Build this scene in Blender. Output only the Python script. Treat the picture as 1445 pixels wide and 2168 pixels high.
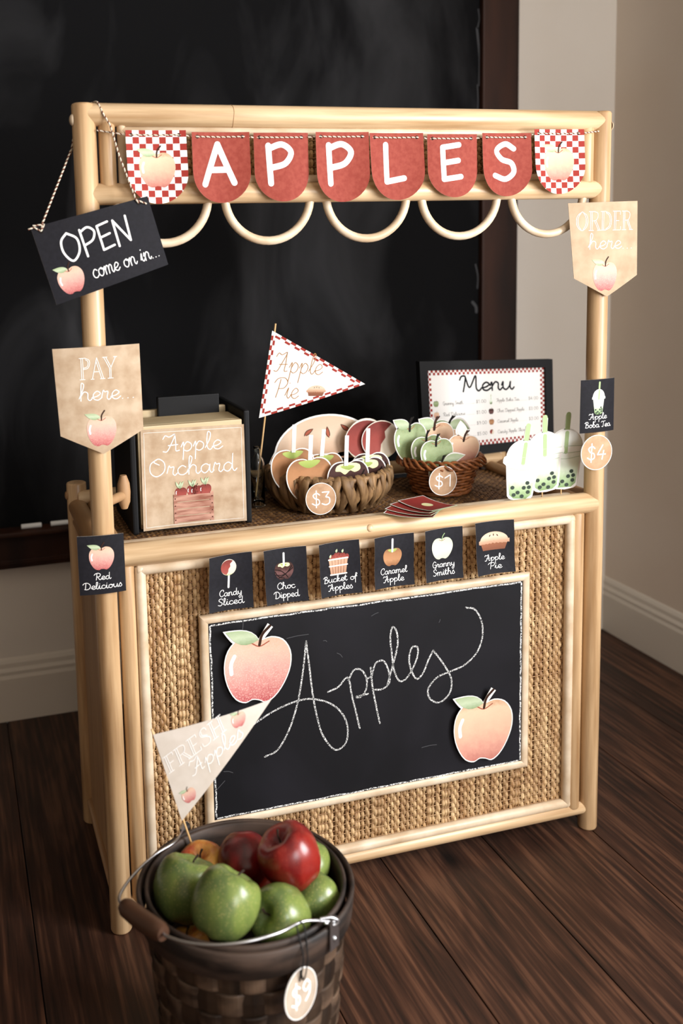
import bpy, bmesh, math, random
import numpy as np
from mathutils import Vector, Matrix
random.seed(7)
S = bpy.context.scene
for o in list(bpy.data.objects): bpy.data.objects.remove(o)
COL = S.collection

# ------------------------------------------------------------------ camera
CAM = np.array((-0.1983, -1.4637, 1.0661))
YAW, PITCH, ROLL = 0.2937, -0.1333, -0.0256
FPX, PPX, PPY = 2126.65, 541.2, 803.35           # focal length and principal point (photo is an off-centre crop)
def cam_axes():
    cy, sy, cp, sp = math.cos(YAW), math.sin(YAW), math.cos(PITCH), math.sin(PITCH)
    fw = np.array([sy*cp, cy*cp, sp]); rt = np.array([cy, -sy, 0.]); up = np.cross(rt, fw)
    c, s = math.cos(ROLL), math.sin(ROLL)
    return c*rt+s*up, -s*rt+c*up, fw
RT, UP, FW = cam_axes()
cd = bpy.data.cameras.new('camera'); co = bpy.data.objects.new('camera', cd); COL.objects.link(co)
m = Matrix.Identity(4)
for i in range(3):
    m[i][0], m[i][1], m[i][2], m[i][3] = RT[i], UP[i], -FW[i], CAM[i]
co.matrix_world = m
cd.sensor_fit = 'VERTICAL'; cd.sensor_height = 36; cd.lens = FPX*36/2168
cd.shift_x = (722.5-PPX)/2168; cd.shift_y = (PPY-1084)/2168
cd.clip_start = .05; cd.clip_end = 50
cd.dof.use_dof = True; cd.dof.focus_distance = 1.62; cd.dof.aperture_fstop = 3.2
S.camera = co

# ------------------------------------------------------------------ light
w = bpy.data.worlds.new('world'); S.world = w; w.use_nodes = True
w.node_tree.nodes['Background'].inputs[0].default_value = (1.0, .93, .85, 1)
w.node_tree.nodes['Background'].inputs[1].default_value = .10
def daylight(name, loc, aim, sx, sy, watts, col):
    ld = bpy.data.lights.new(name, 'AREA'); ld.shape = 'RECTANGLE'; ld.size = sx; ld.size_y = sy; ld.energy = watts; ld.color = col
    lo = bpy.data.objects.new(name, ld); COL.objects.link(lo); lo.location = loc
    lo.rotation_euler = Vector(aim).to_track_quat('-Z', 'Y').to_euler()
daylight('daylight_right_window', (1.60, -1.45, 1.20), (-1, .0, -.05), .95, 1.0, 92, (.97, .98, 1.0))
daylight('daylight_front_window', (.95, -2.72, 1.35), (0, 1, -.05), .8, 1.1, 34, (.97, .98, 1.0))
S.view_settings.view_transform = 'Standard'; S.view_settings.look = 'None'
S.view_settings.exposure = 0.0; S.view_settings.gamma = 1.0; S.view_settings.use_curve_mapping = False

# ------------------------------------------------------------------ helpers
def at(u, v, Y=0., axis=1):                       # photo pixel -> point on the plane y = Y (or x/z)
    d = FW+(u-PPX)/FPX*RT-(v-PPY)/FPX*UP
    return CAM+(Y-CAM[axis])/d[axis]*d
def ray(u, v, dist):
    d = FW+(u-PPX)/FPX*RT-(v-PPY)/FPX*UP
    return CAM+d/np.linalg.norm(d)*dist
V = lambda *a: np.array(a, float)
def lin(h):
    h = h.lstrip('#'); r = []
    for i in (0, 2, 4):
        c = int(h[i:i+2], 16)/255; r.append(c/12.92 if c < .04045 else ((c+.055)/1.055)**2.4)
    return tuple(r)+(1,)
def hx(c): return lin(c) if isinstance(c, str) else tuple(c)+(1,)*(4-len(c))

MATS = {}
def mat(name, c1, c2=None, rough=.6, scale=8, stretch=(1, 1, 1), detail=4, bump=0., bscale=None, coord='Object',
        spec=.5, lo_=.35, hi_=.65, rand=0., tint=None, metal=0., coat=0., trans=0., ior=1.45, distort=0.):
    m = bpy.data.materials.new(name); m.use_nodes = True; nt = m.node_tree; N = nt.nodes; L = nt.links
    b = N['Principled BSDF']; b.inputs['Roughness'].default_value = rough
    b.inputs['Specular IOR Level'].default_value = spec; b.inputs['Metallic'].default_value = metal
    b.inputs['Coat Weight'].default_value = coat; b.inputs['Coat Roughness'].default_value = .15
    b.inputs['Transmission Weight'].default_value = trans; b.inputs['IOR'].default_value = ior
    b.inputs['Base Color'].default_value = hx(c1)
    MATS[name] = m
    if c2 is None and not tint and not bump: return m
    tc = N.new('ShaderNodeTexCoord'); mp = N.new('ShaderNodeMapping'); mp.inputs['Scale'].default_value = stretch
    L.new(tc.outputs[coord], mp.inputs[0])
    no = N.new('ShaderNodeTexNoise'); no.inputs['Scale'].default_value = scale; no.inputs['Detail'].default_value = detail
    no.inputs['Distortion'].default_value = distort
    L.new(mp.outputs[0], no.inputs['Vector'])
    if rand:
        oi = N.new('ShaderNodeObjectInfo'); ad = N.new('ShaderNodeVectorMath'); ad.operation = 'ADD'
        mu = N.new('ShaderNodeMath'); mu.operation = 'MULTIPLY'; mu.inputs[1].default_value = 37
        L.new(oi.outputs['Random'], mu.inputs[0]); L.new(mp.outputs[0], ad.inputs[0]); L.new(mu.outputs[0], ad.inputs[1])
        L.new(ad.outputs[0], no.inputs['Vector'])
    col = None
    if c2 is not None:
        r = N.new('ShaderNodeValToRGB'); r.color_ramp.elements[0].position = lo_; r.color_ramp.elements[1].position = hi_
        r.color_ramp.elements[0].color = hx(c1); r.color_ramp.elements[1].color = hx(c2)
        L.new(no.outputs[0], r.inputs[0]); col = r.outputs[0]
        if rand:
            hs = N.new('ShaderNodeHueSaturation'); ml = N.new('ShaderNodeMapRange')
            ml.inputs[3].default_value = 1-rand; ml.inputs[4].default_value = 1+rand
            L.new(oi.outputs['Random'], ml.inputs[0]); L.new(ml.outputs[0], hs.inputs['Value'])
            L.new(col, hs.inputs['Color']); col = hs.outputs[0]
        if tint:
            a = N.new('ShaderNodeAttribute'); a.attribute_name = 'tint'
            mx = N.new('ShaderNodeMix'); mx.data_type = 'RGBA'; mx.blend_type = 'MULTIPLY'; mx.inputs[0].default_value = 1
            rr = N.new('ShaderNodeValToRGB'); rr.color_ramp.elements[0].color = hx(tint[0]); rr.color_ramp.elements[1].color = hx(tint[1])
            L.new(a.outputs['Fac'], rr.inputs[0]); L.new(col, mx.inputs[6]); L.new(rr.outputs[0], mx.inputs[7]); col = mx.outputs[2]
        L.new(col, b.inputs['Base Color'])
    if bump:
        bp = N.new('ShaderNodeBump'); bp.inputs['Strength'].default_value = bump; bp.inputs['Distance'].default_value = .002
        if bscale:
            n2 = N.new('ShaderNodeTexNoise'); n2.inputs['Scale'].default_value = bscale; n2.inputs['Detail'].default_value = 3
            L.new(mp.outputs[0], n2.inputs['Vector']); L.new(n2.outputs[0], bp.inputs['Height'])
        else: L.new(no.outputs[0], bp.inputs['Height'])
        L.new(bp.outputs[0], b.inputs['Normal'])
    return m
def grad(name, stops, noise=.25, nscale=9, rough=.7, axis=1, speck=None):
    """watercolour print: ramp along the print's own UV with blotches"""
    m = bpy.data.materials.new(name); m.use_nodes = True; nt = m.node_tree; N = nt.nodes; L = nt.links
    b = N['Principled BSDF']; b.inputs['Roughness'].default_value = rough; b.inputs['Specular IOR Level'].default_value = .3
    uv = N.new('ShaderNodeUVMap'); sp = N.new('ShaderNodeSeparateXYZ'); L.new(uv.outputs[0], sp.inputs[0])
    no = N.new('ShaderNodeTexNoise'); no.inputs['Scale'].default_value = nscale; no.inputs['Detail'].default_value = 6; no.inputs['Roughness'].default_value = .7
    L.new(uv.outputs[0], no.inputs['Vector'])
    a = N.new('ShaderNodeMath'); a.operation = 'MULTIPLY_ADD'; a.inputs[1].default_value = noise; a.inputs[2].default_value = -noise/2
    L.new(no.outputs[0], a.inputs[0])
    s = N.new('ShaderNodeMath'); s.operation = 'ADD'; L.new(a.outputs[0], s.inputs[0]); L.new(sp.outputs[axis], s.inputs[1])
    r = N.new('ShaderNodeValToRGB'); els = r.color_ramp.elements
    while len(els) < len(stops): els.new(.5)
    for e, (p, c) in zip(els, stops): e.position = p; e.color = hx(c)
    L.new(s.outputs[0], r.inputs[0]); col = r.outputs[0]
    if speck:
        n2 = N.new('ShaderNodeTexNoise'); n2.inputs['Scale'].default_value = 45; n2.inputs['Detail'].default_value = 2
        L.new(uv.outputs[0], n2.inputs['Vector'])
        r2 = N.new('ShaderNodeValToRGB'); r2.color_ramp.elements[0].position = .5; r2.color_ramp.elements[1].position = .7
        L.new(n2.outputs[0], r2.inputs[0]); mx = N.new('ShaderNodeMix'); mx.data_type = 'RGBA'
        sc = N.new('ShaderNodeMath'); sc.operation = 'MULTIPLY'; sc.inputs[1].default_value = .55; L.new(r2.outputs[0], sc.inputs[0])
        L.new(sc.outputs[0], mx.inputs[0]); L.new(col, mx.inputs[6]); mx.inputs[7].default_value = hx(speck); col = mx.outputs[2]
    L.new(col, b.inputs['Base Color']); MATS[name] = m; return m

# ---- mesh builder (world coordinates; build() makes it local to its thing)
class MB:
    def __init__(s): s.v = []; s.f = []; s.m = []; s.uv = []; s.t = []; s.sm = []; s.mats = []; s.tt = .5
    def mi(s, name):
        if name not in s.mats: s.mats.append(name)
        return s.mats.index(name)
    def vert(s, p, uv=(0, 0)):
        s.v.append((float(p[0]), float(p[1]), float(p[2]))); s.uv.append(uv); s.t.append(s.tt); return len(s.v)-1
    def face(s, ids, mt, smooth=False): s.f.append(tuple(ids)); s.m.append(s.mi(mt)); s.sm.append(smooth)
    def grid(s, P, mt, smooth=True, closed_u=False, closed_v=False, uv=False):
        nu, nv = len(P), len(P[0])
        ids = [[s.vert(P[i][j], (i/max(1, nu-1), j/max(1, nv-1)) if uv else (0, 0)) for j in range(nv)] for i in range(nu)]
        for i in range(nu if closed_u else nu-1):
            for j in range(nv if closed_v else nv-1):
                a, b = (i+1) % nu, (j+1) % nv
                s.face((ids[i][j], ids[a][j], ids[a][b], ids[i][b]), mt, smooth)
        return ids
    def tube(s, path, r, mt, n=12, cap=True, closed=False, flat=None, round_end=0):
        path = [np.array(p, float) for p in path]; k = len(path)
        rs = [r]*k if np.isscalar(r) else list(r)
        if round_end and not closed:
            a, b = path[0], path[-1]; ta = path[1]-a; ta /= np.linalg.norm(ta); tb = b-path[-2]; tb /= np.linalg.norm(tb)
            e = round_end
            path = [a, a+ta*e*.3, a+ta*e]+path[1:-1]+[b-tb*e, b-tb*e*.3, b]
            rs = [rs[0]-e, rs[0]-e*.3, rs[0]]+rs[1:-1]+[rs[-1], rs[-1]-e*.3, rs[-1]-e]; k = len(path)
        T = []
        for i in range(k):
            if closed: t = path[(i+1) % k]-path[i-1]
            else: t = path[min(i+1, k-1)]-path[max(i-1, 0)]
            T.append(t/(np.linalg.norm(t)+1e-12))
        ref = V(0, 0, 1) if abs(T[0][2]) < .9 else V(1, 0, 0)
        a = np.cross(T[0], ref); a /= np.linalg.norm(a); P = []
        for i in range(k):
            a = a-T[i]*(a@T[i]); a /= np.linalg.norm(a)+1e-12; b = np.cross(T[i], a)
            row = []
            for j in range(n):
                th = 2*math.pi*j/n; ca, sa = math.cos(th)*rs[i], math.sin(th)*rs[i]
                if flat: ca *= flat[0]; sa *= flat[1]
                row.append(path[i]+a*ca+b*sa)
            P.append(row)
        s.grid(P, mt, True, closed, True)
        if cap and not closed:
            for row, rev in ((P[0], False), (P[-1], True)):
                ids = [s.vert(p) for p in row]; s.face(ids[::-1] if rev else ids, mt)
    def box(s, c, d, mt, rot=None, bev=0):
        c = np.array(c, float); h = np.array(d, float)/2
        bm = bmesh.new(); bmesh.ops.create_cube(bm, size=2)
        for q in bm.verts: q.co = Vector((q.co.x*h[0], q.co.y*h[1], q.co.z*h[2]))
        if bev: bmesh.ops.bevel(bm, geom=list(bm.edges), offset=bev, segments=2, affect='EDGES', profile=.6)
        base = len(s.v)
        for q in bm.verts:
            p = np.array(q.co)
            if rot is not None: p = np.array(rot) @ p
            s.vert(c+p)
        bm.verts.index_update()
        for f in bm.faces: s.face([base+q.index for q in f.verts], mt)
        bm.free()
    def lathe(s, prof, c, mt, n=32, axis=None, smooth=True):
        c = np.array(c, float)
        if axis is None: A = np.eye(3)
        else:
            z = np.array(axis, float); z /= np.linalg.norm(z); x = np.cross(V(0, 1, 0) if abs(z[1]) < .9 else V(1, 0, 0), z); x /= np.linalg.norm(x)
            A = np.array([x, np.cross(z, x), z]).T
        P = [[c+A @ V(r*math.cos(2*math.pi*j/n), r*math.sin(2*math.pi*j/n), z) for j in range(n)] for r, z in prof]
        s.grid(P[::-1], mt, smooth, False, True)
    def build(s, name, parent=None, root=None):
        me = bpy.data.meshes.new(name); o = bpy.data.objects.new(name, me); COL.objects.link(o)
        off = np.array(root.location) if root is not None else (np.array(ROOTLOC(parent)) if parent is not None else np.zeros(3))
        vs = np.array(s.v)-off
        me.from_pydata(vs.tolist(), [], s.f)
        for n_ in s.mats: me.materials.append(MATS[n_])
        me.polygons.foreach_set('material_index', s.m); me.polygons.foreach_set('use_smooth', s.sm)
        if any(u != (0, 0) for u in s.uv):
            ul = me.uv_layers.new(name='UVMap'); ua = np.array(s.uv, dtype=np.float32)
            li = np.empty(len(me.loops), dtype=np.int32); me.loops.foreach_get('vertex_index', li)
            ul.data.foreach_set('uv', ua[li].ravel())
        if any(t != .5 for t in s.t):
            at_ = me.attributes.new('tint', 'FLOAT', 'POINT'); at_.data.foreach_set('value', np.array(s.t, dtype=np.float32))
        me.update()
        if parent is not None: o.parent = parent
        return o
def ROOTLOC(o):
    while o.parent is not None: o = o.parent
    return o.location
def thing(name, label, cat, loc, group=None):
    o = bpy.data.objects.new(name, None); o.empty_display_size = .02; COL.objects.link(o); o.location = [float(x) for x in loc]
    return tag(o, label, cat, group)
def tag(o, label, cat, group=None):
    o['label'] = label; o['category'] = cat
    if group: o['group'] = group
    return o
def struct(o): o['kind'] = 'structure'; return o

def smooth(pts, k=6, closed=False):
    pts = [np.array(p, float) for p in pts]; n = len(pts); out = []
    if n < 3: return pts
    for i in range(n if closed else n-1):
        if closed: a, b, c, d = pts[i-1], pts[i], pts[(i+1) % n], pts[(i+2) % n]
        else: a, b, c, d = pts[max(i-1, 0)], pts[i], pts[i+1], pts[min(i+2, n-1)]
        a = a if np.linalg.norm(a-b) > 1e-9 else b-(c-b); d = d if np.linalg.norm(d-c) > 1e-9 else c+(c-b)
        t1 = np.linalg.norm(b-a)**.5+1e-6; t2 = t1+np.linalg.norm(c-b)**.5+1e-6; t3 = t2+np.linalg.norm(d-c)**.5+1e-6   # centripetal
        for j in range(k):
            t = t1+(t2-t1)*j/k
            A1 = a*(t1-t)/t1+b*t/t1; A2 = b*(t2-t)/(t2-t1)+c*(t-t1)/(t2-t1); A3 = c*(t3-t)/(t3-t2)+d*(t-t2)/(t3-t2)
            B1 = A1*(t2-t)/t2+A2*t/t2; B2 = A2*(t3-t)/(t3-t1)+A3*(t-t1)/(t3-t1)
            out.append(B1*(t2-t)/(t2-t1)+B2*(t-t1)/(t2-t1))
    if not closed: out.append(pts[-1])
    return out

# ---- a sheet of paper: four world corners (bl, br, tr, tl), print laid out in its own metres
class Sheet:
    def __init__(s, bl, br, tr, tl, curl=None):
        s.c = [np.array(q, float) for q in (bl, br, tr, tl)]; a, b, c, d = s.c
        s.w = (np.linalg.norm(b-a)+np.linalg.norm(c-d))/2; s.h = (np.linalg.norm(d-a)+np.linalg.norm(c-b))/2
        n = np.cross(b-a+c-d, d-a+c-b); s.n = n/np.linalg.norm(n); s.curl = curl
    def P(s, x, y, lift=0.):
        lift = lift*.6 if lift > 0 else lift
        u, v = x/s.w, y/s.h; a, b, c, d = s.c
        k = s.curl(u, v) if s.curl else 0
        return a*(1-u)*(1-v)+b*u*(1-v)+c*u*v+d*(1-u)*v+s.n*(lift+k)
def px_sheet(Y, bl, br, tr, tl, curl=None):
    f = lambda q: at(q[0], q[1], q[2] if len(q) > 2 else Y)
    return Sheet(f(bl), f(br), f(tr), f(tl), curl)
def fill(mb, sh, pts, mt, lift, rings=2, uvbox=None):
    pts = [np.array(p[:2], float) for p in pts]; c = sum(pts)/len(pts)
    mn = np.min(pts, 0); mx = np.max(pts, 0)
    if uvbox is not None: mn, mx = np.array(uvbox[0]), np.array(uvbox[1])
    uv = lambda p: tuple(float(q) for q in (p-mn)/(mx-mn+1e-9))
    if getattr(sh, 'curl', None):
        rings = max(rings, int(np.max(mx-mn)/.009)+1); pts = dens(pts, .007)
    n = len(pts); rows = []
    for r in range(1, rings+1):
        rows.append([mb.vert(sh.P(*(c+(p-c)*r/rings), lift), uv(c+(p-c)*r/rings)) for p in pts])
    cc = mb.vert(sh.P(*c, lift), uv(c))
    for i in range(n):
        j = (i+1) % n
        mb.face((cc, rows[0][i], rows[0][j]), mt)
        for r in range(rings-1): mb.face((rows[r][i], rows[r+1][i], rows[r+1][j], rows[r][j]), mt)
def paper(mb, sh, pts, mt, th=.0007, back=None, rings=3, edge=None):
    """solid sheet of any star-shaped outline: front, back and cut edge"""
    area = sum(pts[i][0]*pts[(i+1) % len(pts)][1]-pts[(i+1) % len(pts)][0]*pts[i][1] for i in range(len(pts)))
    if area < 0: pts = pts[::-1]
    if getattr(sh, 'curl', None): pts = dens(pts, .007)
    fill(mb, sh, pts, mt, 0, rings)
    fill(mb, sh, pts[::-1], back or mt, -th, rings)
    n = len(pts)
    a = [mb.vert(sh.P(*p[:2], 0)) for p in pts]; b = [mb.vert(sh.P(*p[:2], -th)) for p in pts]
    for i in range(n): mb.face((a[i], b[i], b[(i+1) % n], a[(i+1) % n]), edge or back or mt)
def dens(pts, step=.006, closed=True):
    out = []; n = len(pts)
    for i in range(n if closed else n-1):
        a, b = np.array(pts[i], float), np.array(pts[(i+1) % n], float); k = max(1, int(np.linalg.norm(b-a)/step))
        out += [a+(b-a)*j/k for j in range(k)]
    if not closed: out.append(np.array(pts[-1], float))
    return out
def rect(w_, h_, x=0, y=0): return dens([(x, y), (x+w_, y), (x+w_, y+h_), (x, y+h_)], max(w_, h_)/8)
def circ(cx, cy, r, n=28, ry=None): return [(cx+r*math.cos(2*math.pi*i/n), cy+(ry or r)*math.sin(2*math.pi*i/n)) for i in range(n)]
def stroke(mb, sh, pts, wd, mt, lift, caps=True, corner=False):
    pts = [np.array(p[:2], float) for p in pts]
    if corner:
        for a, b in zip(pts[:-1], pts[1:]): stroke(mb, sh, dens([a, b], .01, False), wd, mt, lift)
        return
    q = [pts[0]]
    for p in pts[1:]:
        if np.linalg.norm(p-q[-1]) > wd*.12: q.append(p)
    if len(q) < 2: q = [pts[0], pts[0]+V(wd*.15, 0)]
    pts = q; n = len(pts); L = []; Rr = []; ts = []
    for i in range(n):
        t = pts[min(i+1, n-1)]-pts[max(i-1, 0)]; t = t/(np.linalg.norm(t)+1e-12); ts.append(t)
        nn = V(-t[1], t[0])*wd/2
        L.append(mb.vert(sh.P(*(pts[i]+nn), lift))); Rr.append(mb.vert(sh.P(*(pts[i]-nn), lift)))
    for i in range(n-1): mb.face((Rr[i], Rr[i+1], L[i+1], L[i]), mt)
    if caps:
        for i, sg in ((0, -1), (n-1, 1)):
            a0 = math.atan2(ts[i][1], ts[i][0])+(0 if sg > 0 else math.pi)
            ids = [mb.vert(sh.P(*(pts[i]+V(math.cos(a0+k*math.pi/6), math.sin(a0+k*math.pi/6))*wd/2), lift)) for k in range(-3, 4)]
            mb.face(ids, mt)

# ------------------------------------------------------------------ lettering (single-stroke alphabets)
SCRIPT = {
'a': (1.12, "s .82 .8 .5 1 .14 .72 .12 .3 .4 0 .72 .3 .86 .95 .84 .25 1 0 1.2 .25"),
'b': (1.0, "s 0 .25 .34 1.2 .46 1.85 .3 2 .18 1.4 .2 .3 .45 0 .8 .25 .8 .7 .55 .95 .28 .75"),
'c': (.88, "s .78 .82 .5 1 .12 .62 .2 .12 .55 0 .92 .25"),
'd': (1.18, "s .84 .75 .5 1 .14 .65 .16 .2 .45 0 .78 .4 .92 2 .88 .3 1.04 0 1.25 .25"),
'e': (.88, "s .02 .32 .5 .45 .78 .75 .5 1 .16 .65 .2 .15 .55 0 .92 .28"),
'f': (.7, "s .05 .3 .42 1.2 .62 1.85 .42 2 .26 1.2 .2 0 .15 -.85 ; l 0 .95 .6 1"),
'h': (1.12, "s 0 .25 .34 1.2 .44 1.85 .28 2 .18 1 .15 0 ; s .16 .5 .48 1 .76 .85 .78 .2 .94 0 1.18 .25"),
'i': (.56, "s 0 .25 .25 1 .22 .2 .4 0 .62 .25 ; l .27 1.42 .3 1.45"),
'k': (.98, "s 0 .25 .34 1.2 .44 1.85 .28 2 .18 1 .15 0 ; s .18 .45 .6 1 .68 .8 .26 .5 .68 .05 1 .2"),
'l': (.56, "s 0 .25 .38 1.2 .44 1.85 .27 2 .15 1.3 .2 .2 .4 0 .62 .25"),
'm': (1.5, "s 0 .6 .14 1 .18 0 ; s .18 .5 .45 1 .66 .85 .66 0 ; s .66 .5 .95 1 1.16 .85 1.16 .2 1.32 0 1.54 .25"),
'n': (1.1, "s 0 .6 .14 1 .18 0 ; s .18 .5 .5 1 .76 .85 .77 .2 .93 0 1.15 .25"),
'o': (1.0, "s .55 .98 .16 .75 .14 .25 .48 0 .82 .3 .82 .78 .55 .98 .62 .8 1.05 .85"),
'p': (1.02, "s 0 .5 .2 1 .2 .2 .14 -.9 ; s .2 .45 .5 1 .85 .75 .82 .25 .5 0 .22 .15"),
'r': (.82, "s 0 .3 .2 1.08 .3 .88 .58 .92 .5 .2 .66 0 .9 .25"),
's': (.76, "s 0 .2 .4 1.08 .5 .75 .66 .3 .4 0 .1 .12"),
't': (.66, "s 0 .3 .34 1.7 .26 .25 .45 0 .7 .25 ; l 0 1.1 .6 1.15"),
'u': (1.12, "s 0 .6 .14 1 .15 .25 .4 0 .74 .4 .86 1 .83 .25 1 0 1.2 .25"),
'y': (.98, "s 0 .6 .14 1 .2 .4 .45 .15 .8 .5 .86 1 .8 -.5 .5 -.95 .26 -.6 .9 .1"),
'A': (1.4, "s -.1 1.45 .1 1.8 .42 1.65 .9 1.92 .55 .8 .18 .05 -.1 .1 ; s .9 1.92 .96 .9 .98 .1 1.25 .15 ; l .34 .72 1.12 .78"),
'O': (1.5, "s .75 1.9 .15 1.4 .12 .45 .6 0 1.25 .5 1.28 1.45 .8 1.9 .42 1.6 .85 1.25"),
'P': (1.25, "s -.1 1.4 .2 1.8 .9 1.9 1.28 1.5 1 .95 .45 .85 ; s .5 1.75 .42 .8 .3 0"),
'M': (1.95, "s -.05 1.4 .12 1.8 .46 1.8 .4 .9 .25 0 ; s .46 1.8 .85 .45 1.45 1.85 1.5 .3 1.7 0 1.92 .2"),
'R': (1.4, "s -.1 1.4 .2 1.8 .9 1.9 1.25 1.5 1 .95 .45 .9 ; s .5 1.75 .42 .8 .3 0 ; s .62 .9 .9 .3 1.15 0 1.4 .2"),
'D': (1.5, "s -.1 1.4 .2 1.8 .85 1.85 1.35 1.2 1.2 .35 .65 0 .2 .1 ; s .5 1.75 .42 .9 .35 .08"),
'C': (1.2, "s 1.08 1.35 1.1 1.75 .7 1.9 .18 1.3 .2 .45 .6 0 1.1 .3"),
'S': (1.1, "s 1 1.5 .9 1.85 .5 1.9 .25 1.5 .6 1 .92 .6 .6 .05 .1 .2"),
'B': (1.3, "s .05 1.5 .4 1.85 .92 1.85 1 1.4 .5 1.05 1.1 .8 1.08 .2 .6 0 .22 .1 ; s .46 1.78 .4 .9 .34 .05"),
'G': (1.35, "s 1.1 1.5 .7 1.9 .18 1.3 .2 .45 .6 0 1.05 .3 1.1 .85 .7 .85 ; s 1.1 .85 1.05 0 .85 -.3"),
'T': (1.1, "s -.05 1.5 .2 1.8 .7 1.75 1.25 1.85 ; s .68 1.78 .58 .3 .4 0 .15 .15"),
'.': (.5, "l .2 0 .22 0"), ' ': (.7, ""), '_': (.16, "l 0 0 .1 0"),
'$': (.95, "s .75 1.5 .42 1.7 .14 1.4 .4 1 .75 .65 .6 .2 .3 .1 .05 .35 ; l .42 1.95 .42 -.15"),
'0': (1.1, "s .5 1.8 .12 1.3 .12 .5 .5 0 .9 .5 .9 1.3 .5 1.8"), '1': (.8, "l .1 1.4 .45 1.8 .45 0"),
'3': (1, "s .1 1.6 .45 1.8 .8 1.45 .4 1 .85 .6 .5 0 .05 .2"), '4': (1.05, "l .6 0 .6 1.8 .05 .6 .9 .6"),
'5': (1, "s .8 1.8 .25 1.8 .15 1.05 .55 1.15 .85 .6 .5 0 .05 .2"), '9': (1, "s .8 1.3 .45 1.8 .12 1.35 .45 .95 .8 1.3 .75 .5 .4 0")}
MARKER = {
'A': (.92, "l .02 0 .4 1 .8 .02 ; l .16 .36 .66 .36"), 'P': (.78, "l .06 0 .04 .98 ; s .04 .9 .42 1 .66 .8 .5 .52 .08 .4"),
'L': (.7, "l .06 1 .04 .02 .56 .1"), 'E': (.74, "l .58 1 .06 .94 .06 .04 .6 .1 ; l .06 .5 .54 .56"),
'S': (.82, "s .68 .86 .42 1 .12 .82 .28 .58 .6 .45 .66 .2 .4 .01 .04 .12"),
'O': (.98, "s .42 1 .1 .78 .06 .35 .36 0 .74 .25 .8 .72 .42 1"), 'N': (.9, "l .06 0 .08 .98 .64 .08 .7 1.02"), ' ': (.5, "")}
INLINE = {
'P': (.8, "l .12 0 .12 1 ; l .24 0 .24 1 ; l 0 0 .36 0 ; l 0 1 .45 1 ; s .42 1 .68 .9 .7 .68 .55 .52 .24 .48 ; s .42 .94 .58 .86 .6 .7 .5 .58 .24 .54"),
'A': (.9, "l .06 0 .42 1 .86 0 ; l .36 .86 .72 0 ; l .2 .34 .58 .34 ; l -.04 0 .18 0 ; l .62 0 .96 0"),
'Y': (.9, "l .02 1 .4 .48 .4 0 ; l .16 1 .5 .54 .5 0 ; l .86 1 .5 .5 ; l -.06 1 .26 1 ; l .72 1 .96 1 ; l .26 0 .64 0"),
'O': (1, "s .48 1 .14 .8 .05 .5 .14 .2 .48 0 .82 .2 .9 .5 .82 .8 .48 1 ; s .4 .94 .22 .75 .16 .5 .22 .25 .4 .06 ; s .56 .94 .72 .75 .78 .5 .72 .25 .56 .06"),
'R': (.92, "l .12 0 .12 1 ; l .24 0 .24 1 ; l 0 0 .36 0 ; l 0 1 .45 1 ; s .42 1 .66 .92 .68 .7 .54 .54 .24 .5 ; l .42 .5 .74 0 ; l .54 .52 .86 0 ; l .66 0 .98 0"),
'D': (1, "l .12 0 .12 1 ; l .24 0 .24 1 ; l 0 0 .4 0 ; l 0 1 .4 1 ; s .38 1 .75 .85 .88 .5 .75 .15 .38 0 ; s .42 .93 .66 .8 .76 .5 .66 .2 .42 .07"),
'E': (.78, "l .12 0 .12 1 ; l .24 0 .24 1 ; l 0 1 .62 1 .62 .82 ; l 0 0 .66 0 .66 .18 ; l .24 .5 .52 .5"),
'F': (.72, "l .12 0 .12 1 ; l .24 0 .24 1 ; l 0 1 .62 1 .62 .82 ; l 0 0 .36 0 ; l .24 .5 .52 .5"),
'S': (.72, "s .56 .8 .5 .97 .3 1 .1 .85 .14 .62 .4 .48 .6 .3 .52 .05 .3 0 .08 .06 .05 .24 ; s .22 .9 .2 .7 .5 .5"),
'H': (1, "l .12 0 .12 1 ; l .24 0 .24 1 ; l .7 0 .7 1 ; l .82 0 .82 1 ; l .24 .5 .7 .5 ; l 0 0 .36 0 ; l 0 1 .36 1 ; l .58 0 .94 0 ; l .58 1 .94 1")}
PRICE = {
'$': (.78, "s .62 .8 .4 .95 .12 .8 .24 .56 .56 .42 .6 .14 .34 .02 .05 .16 ; l .36 1.14 .36 -.16"),
'1': (.6, "l .04 .72 .46 .98 .46 0"), '3': (.72, "l .06 1 .6 1 .32 .62 ; s .32 .62 .6 .52 .62 .14 .36 0 .04 .1"),
'4': (.8, "l .46 1 .06 .34 .72 .34 ; l .56 .6 .46 0"), '9': (.7, "s .6 .76 .36 1 .1 .76 .28 .5 .58 .68 .6 .8 .56 .3 .26 0")}
def text_lines(txt, font, size, space=0.):
    """list of (polyline, smooth?) and the advance width"""
    x = 0; out = []
    for ch in txt:
        adv, d = font[ch]
        for st in d.split(';'):
            tk = st.split()
            if not tk: continue
            n = [float(q) for q in tk[1:]]; pts = [(n[i]+x, n[i+1]) for i in range(0, len(n), 2)]
            out.append((pts, tk[0] == 's'))
        x += adv+space
    return [([(a*size, b*size) for a, b in p], s) for p, s in out], x*size
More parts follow.
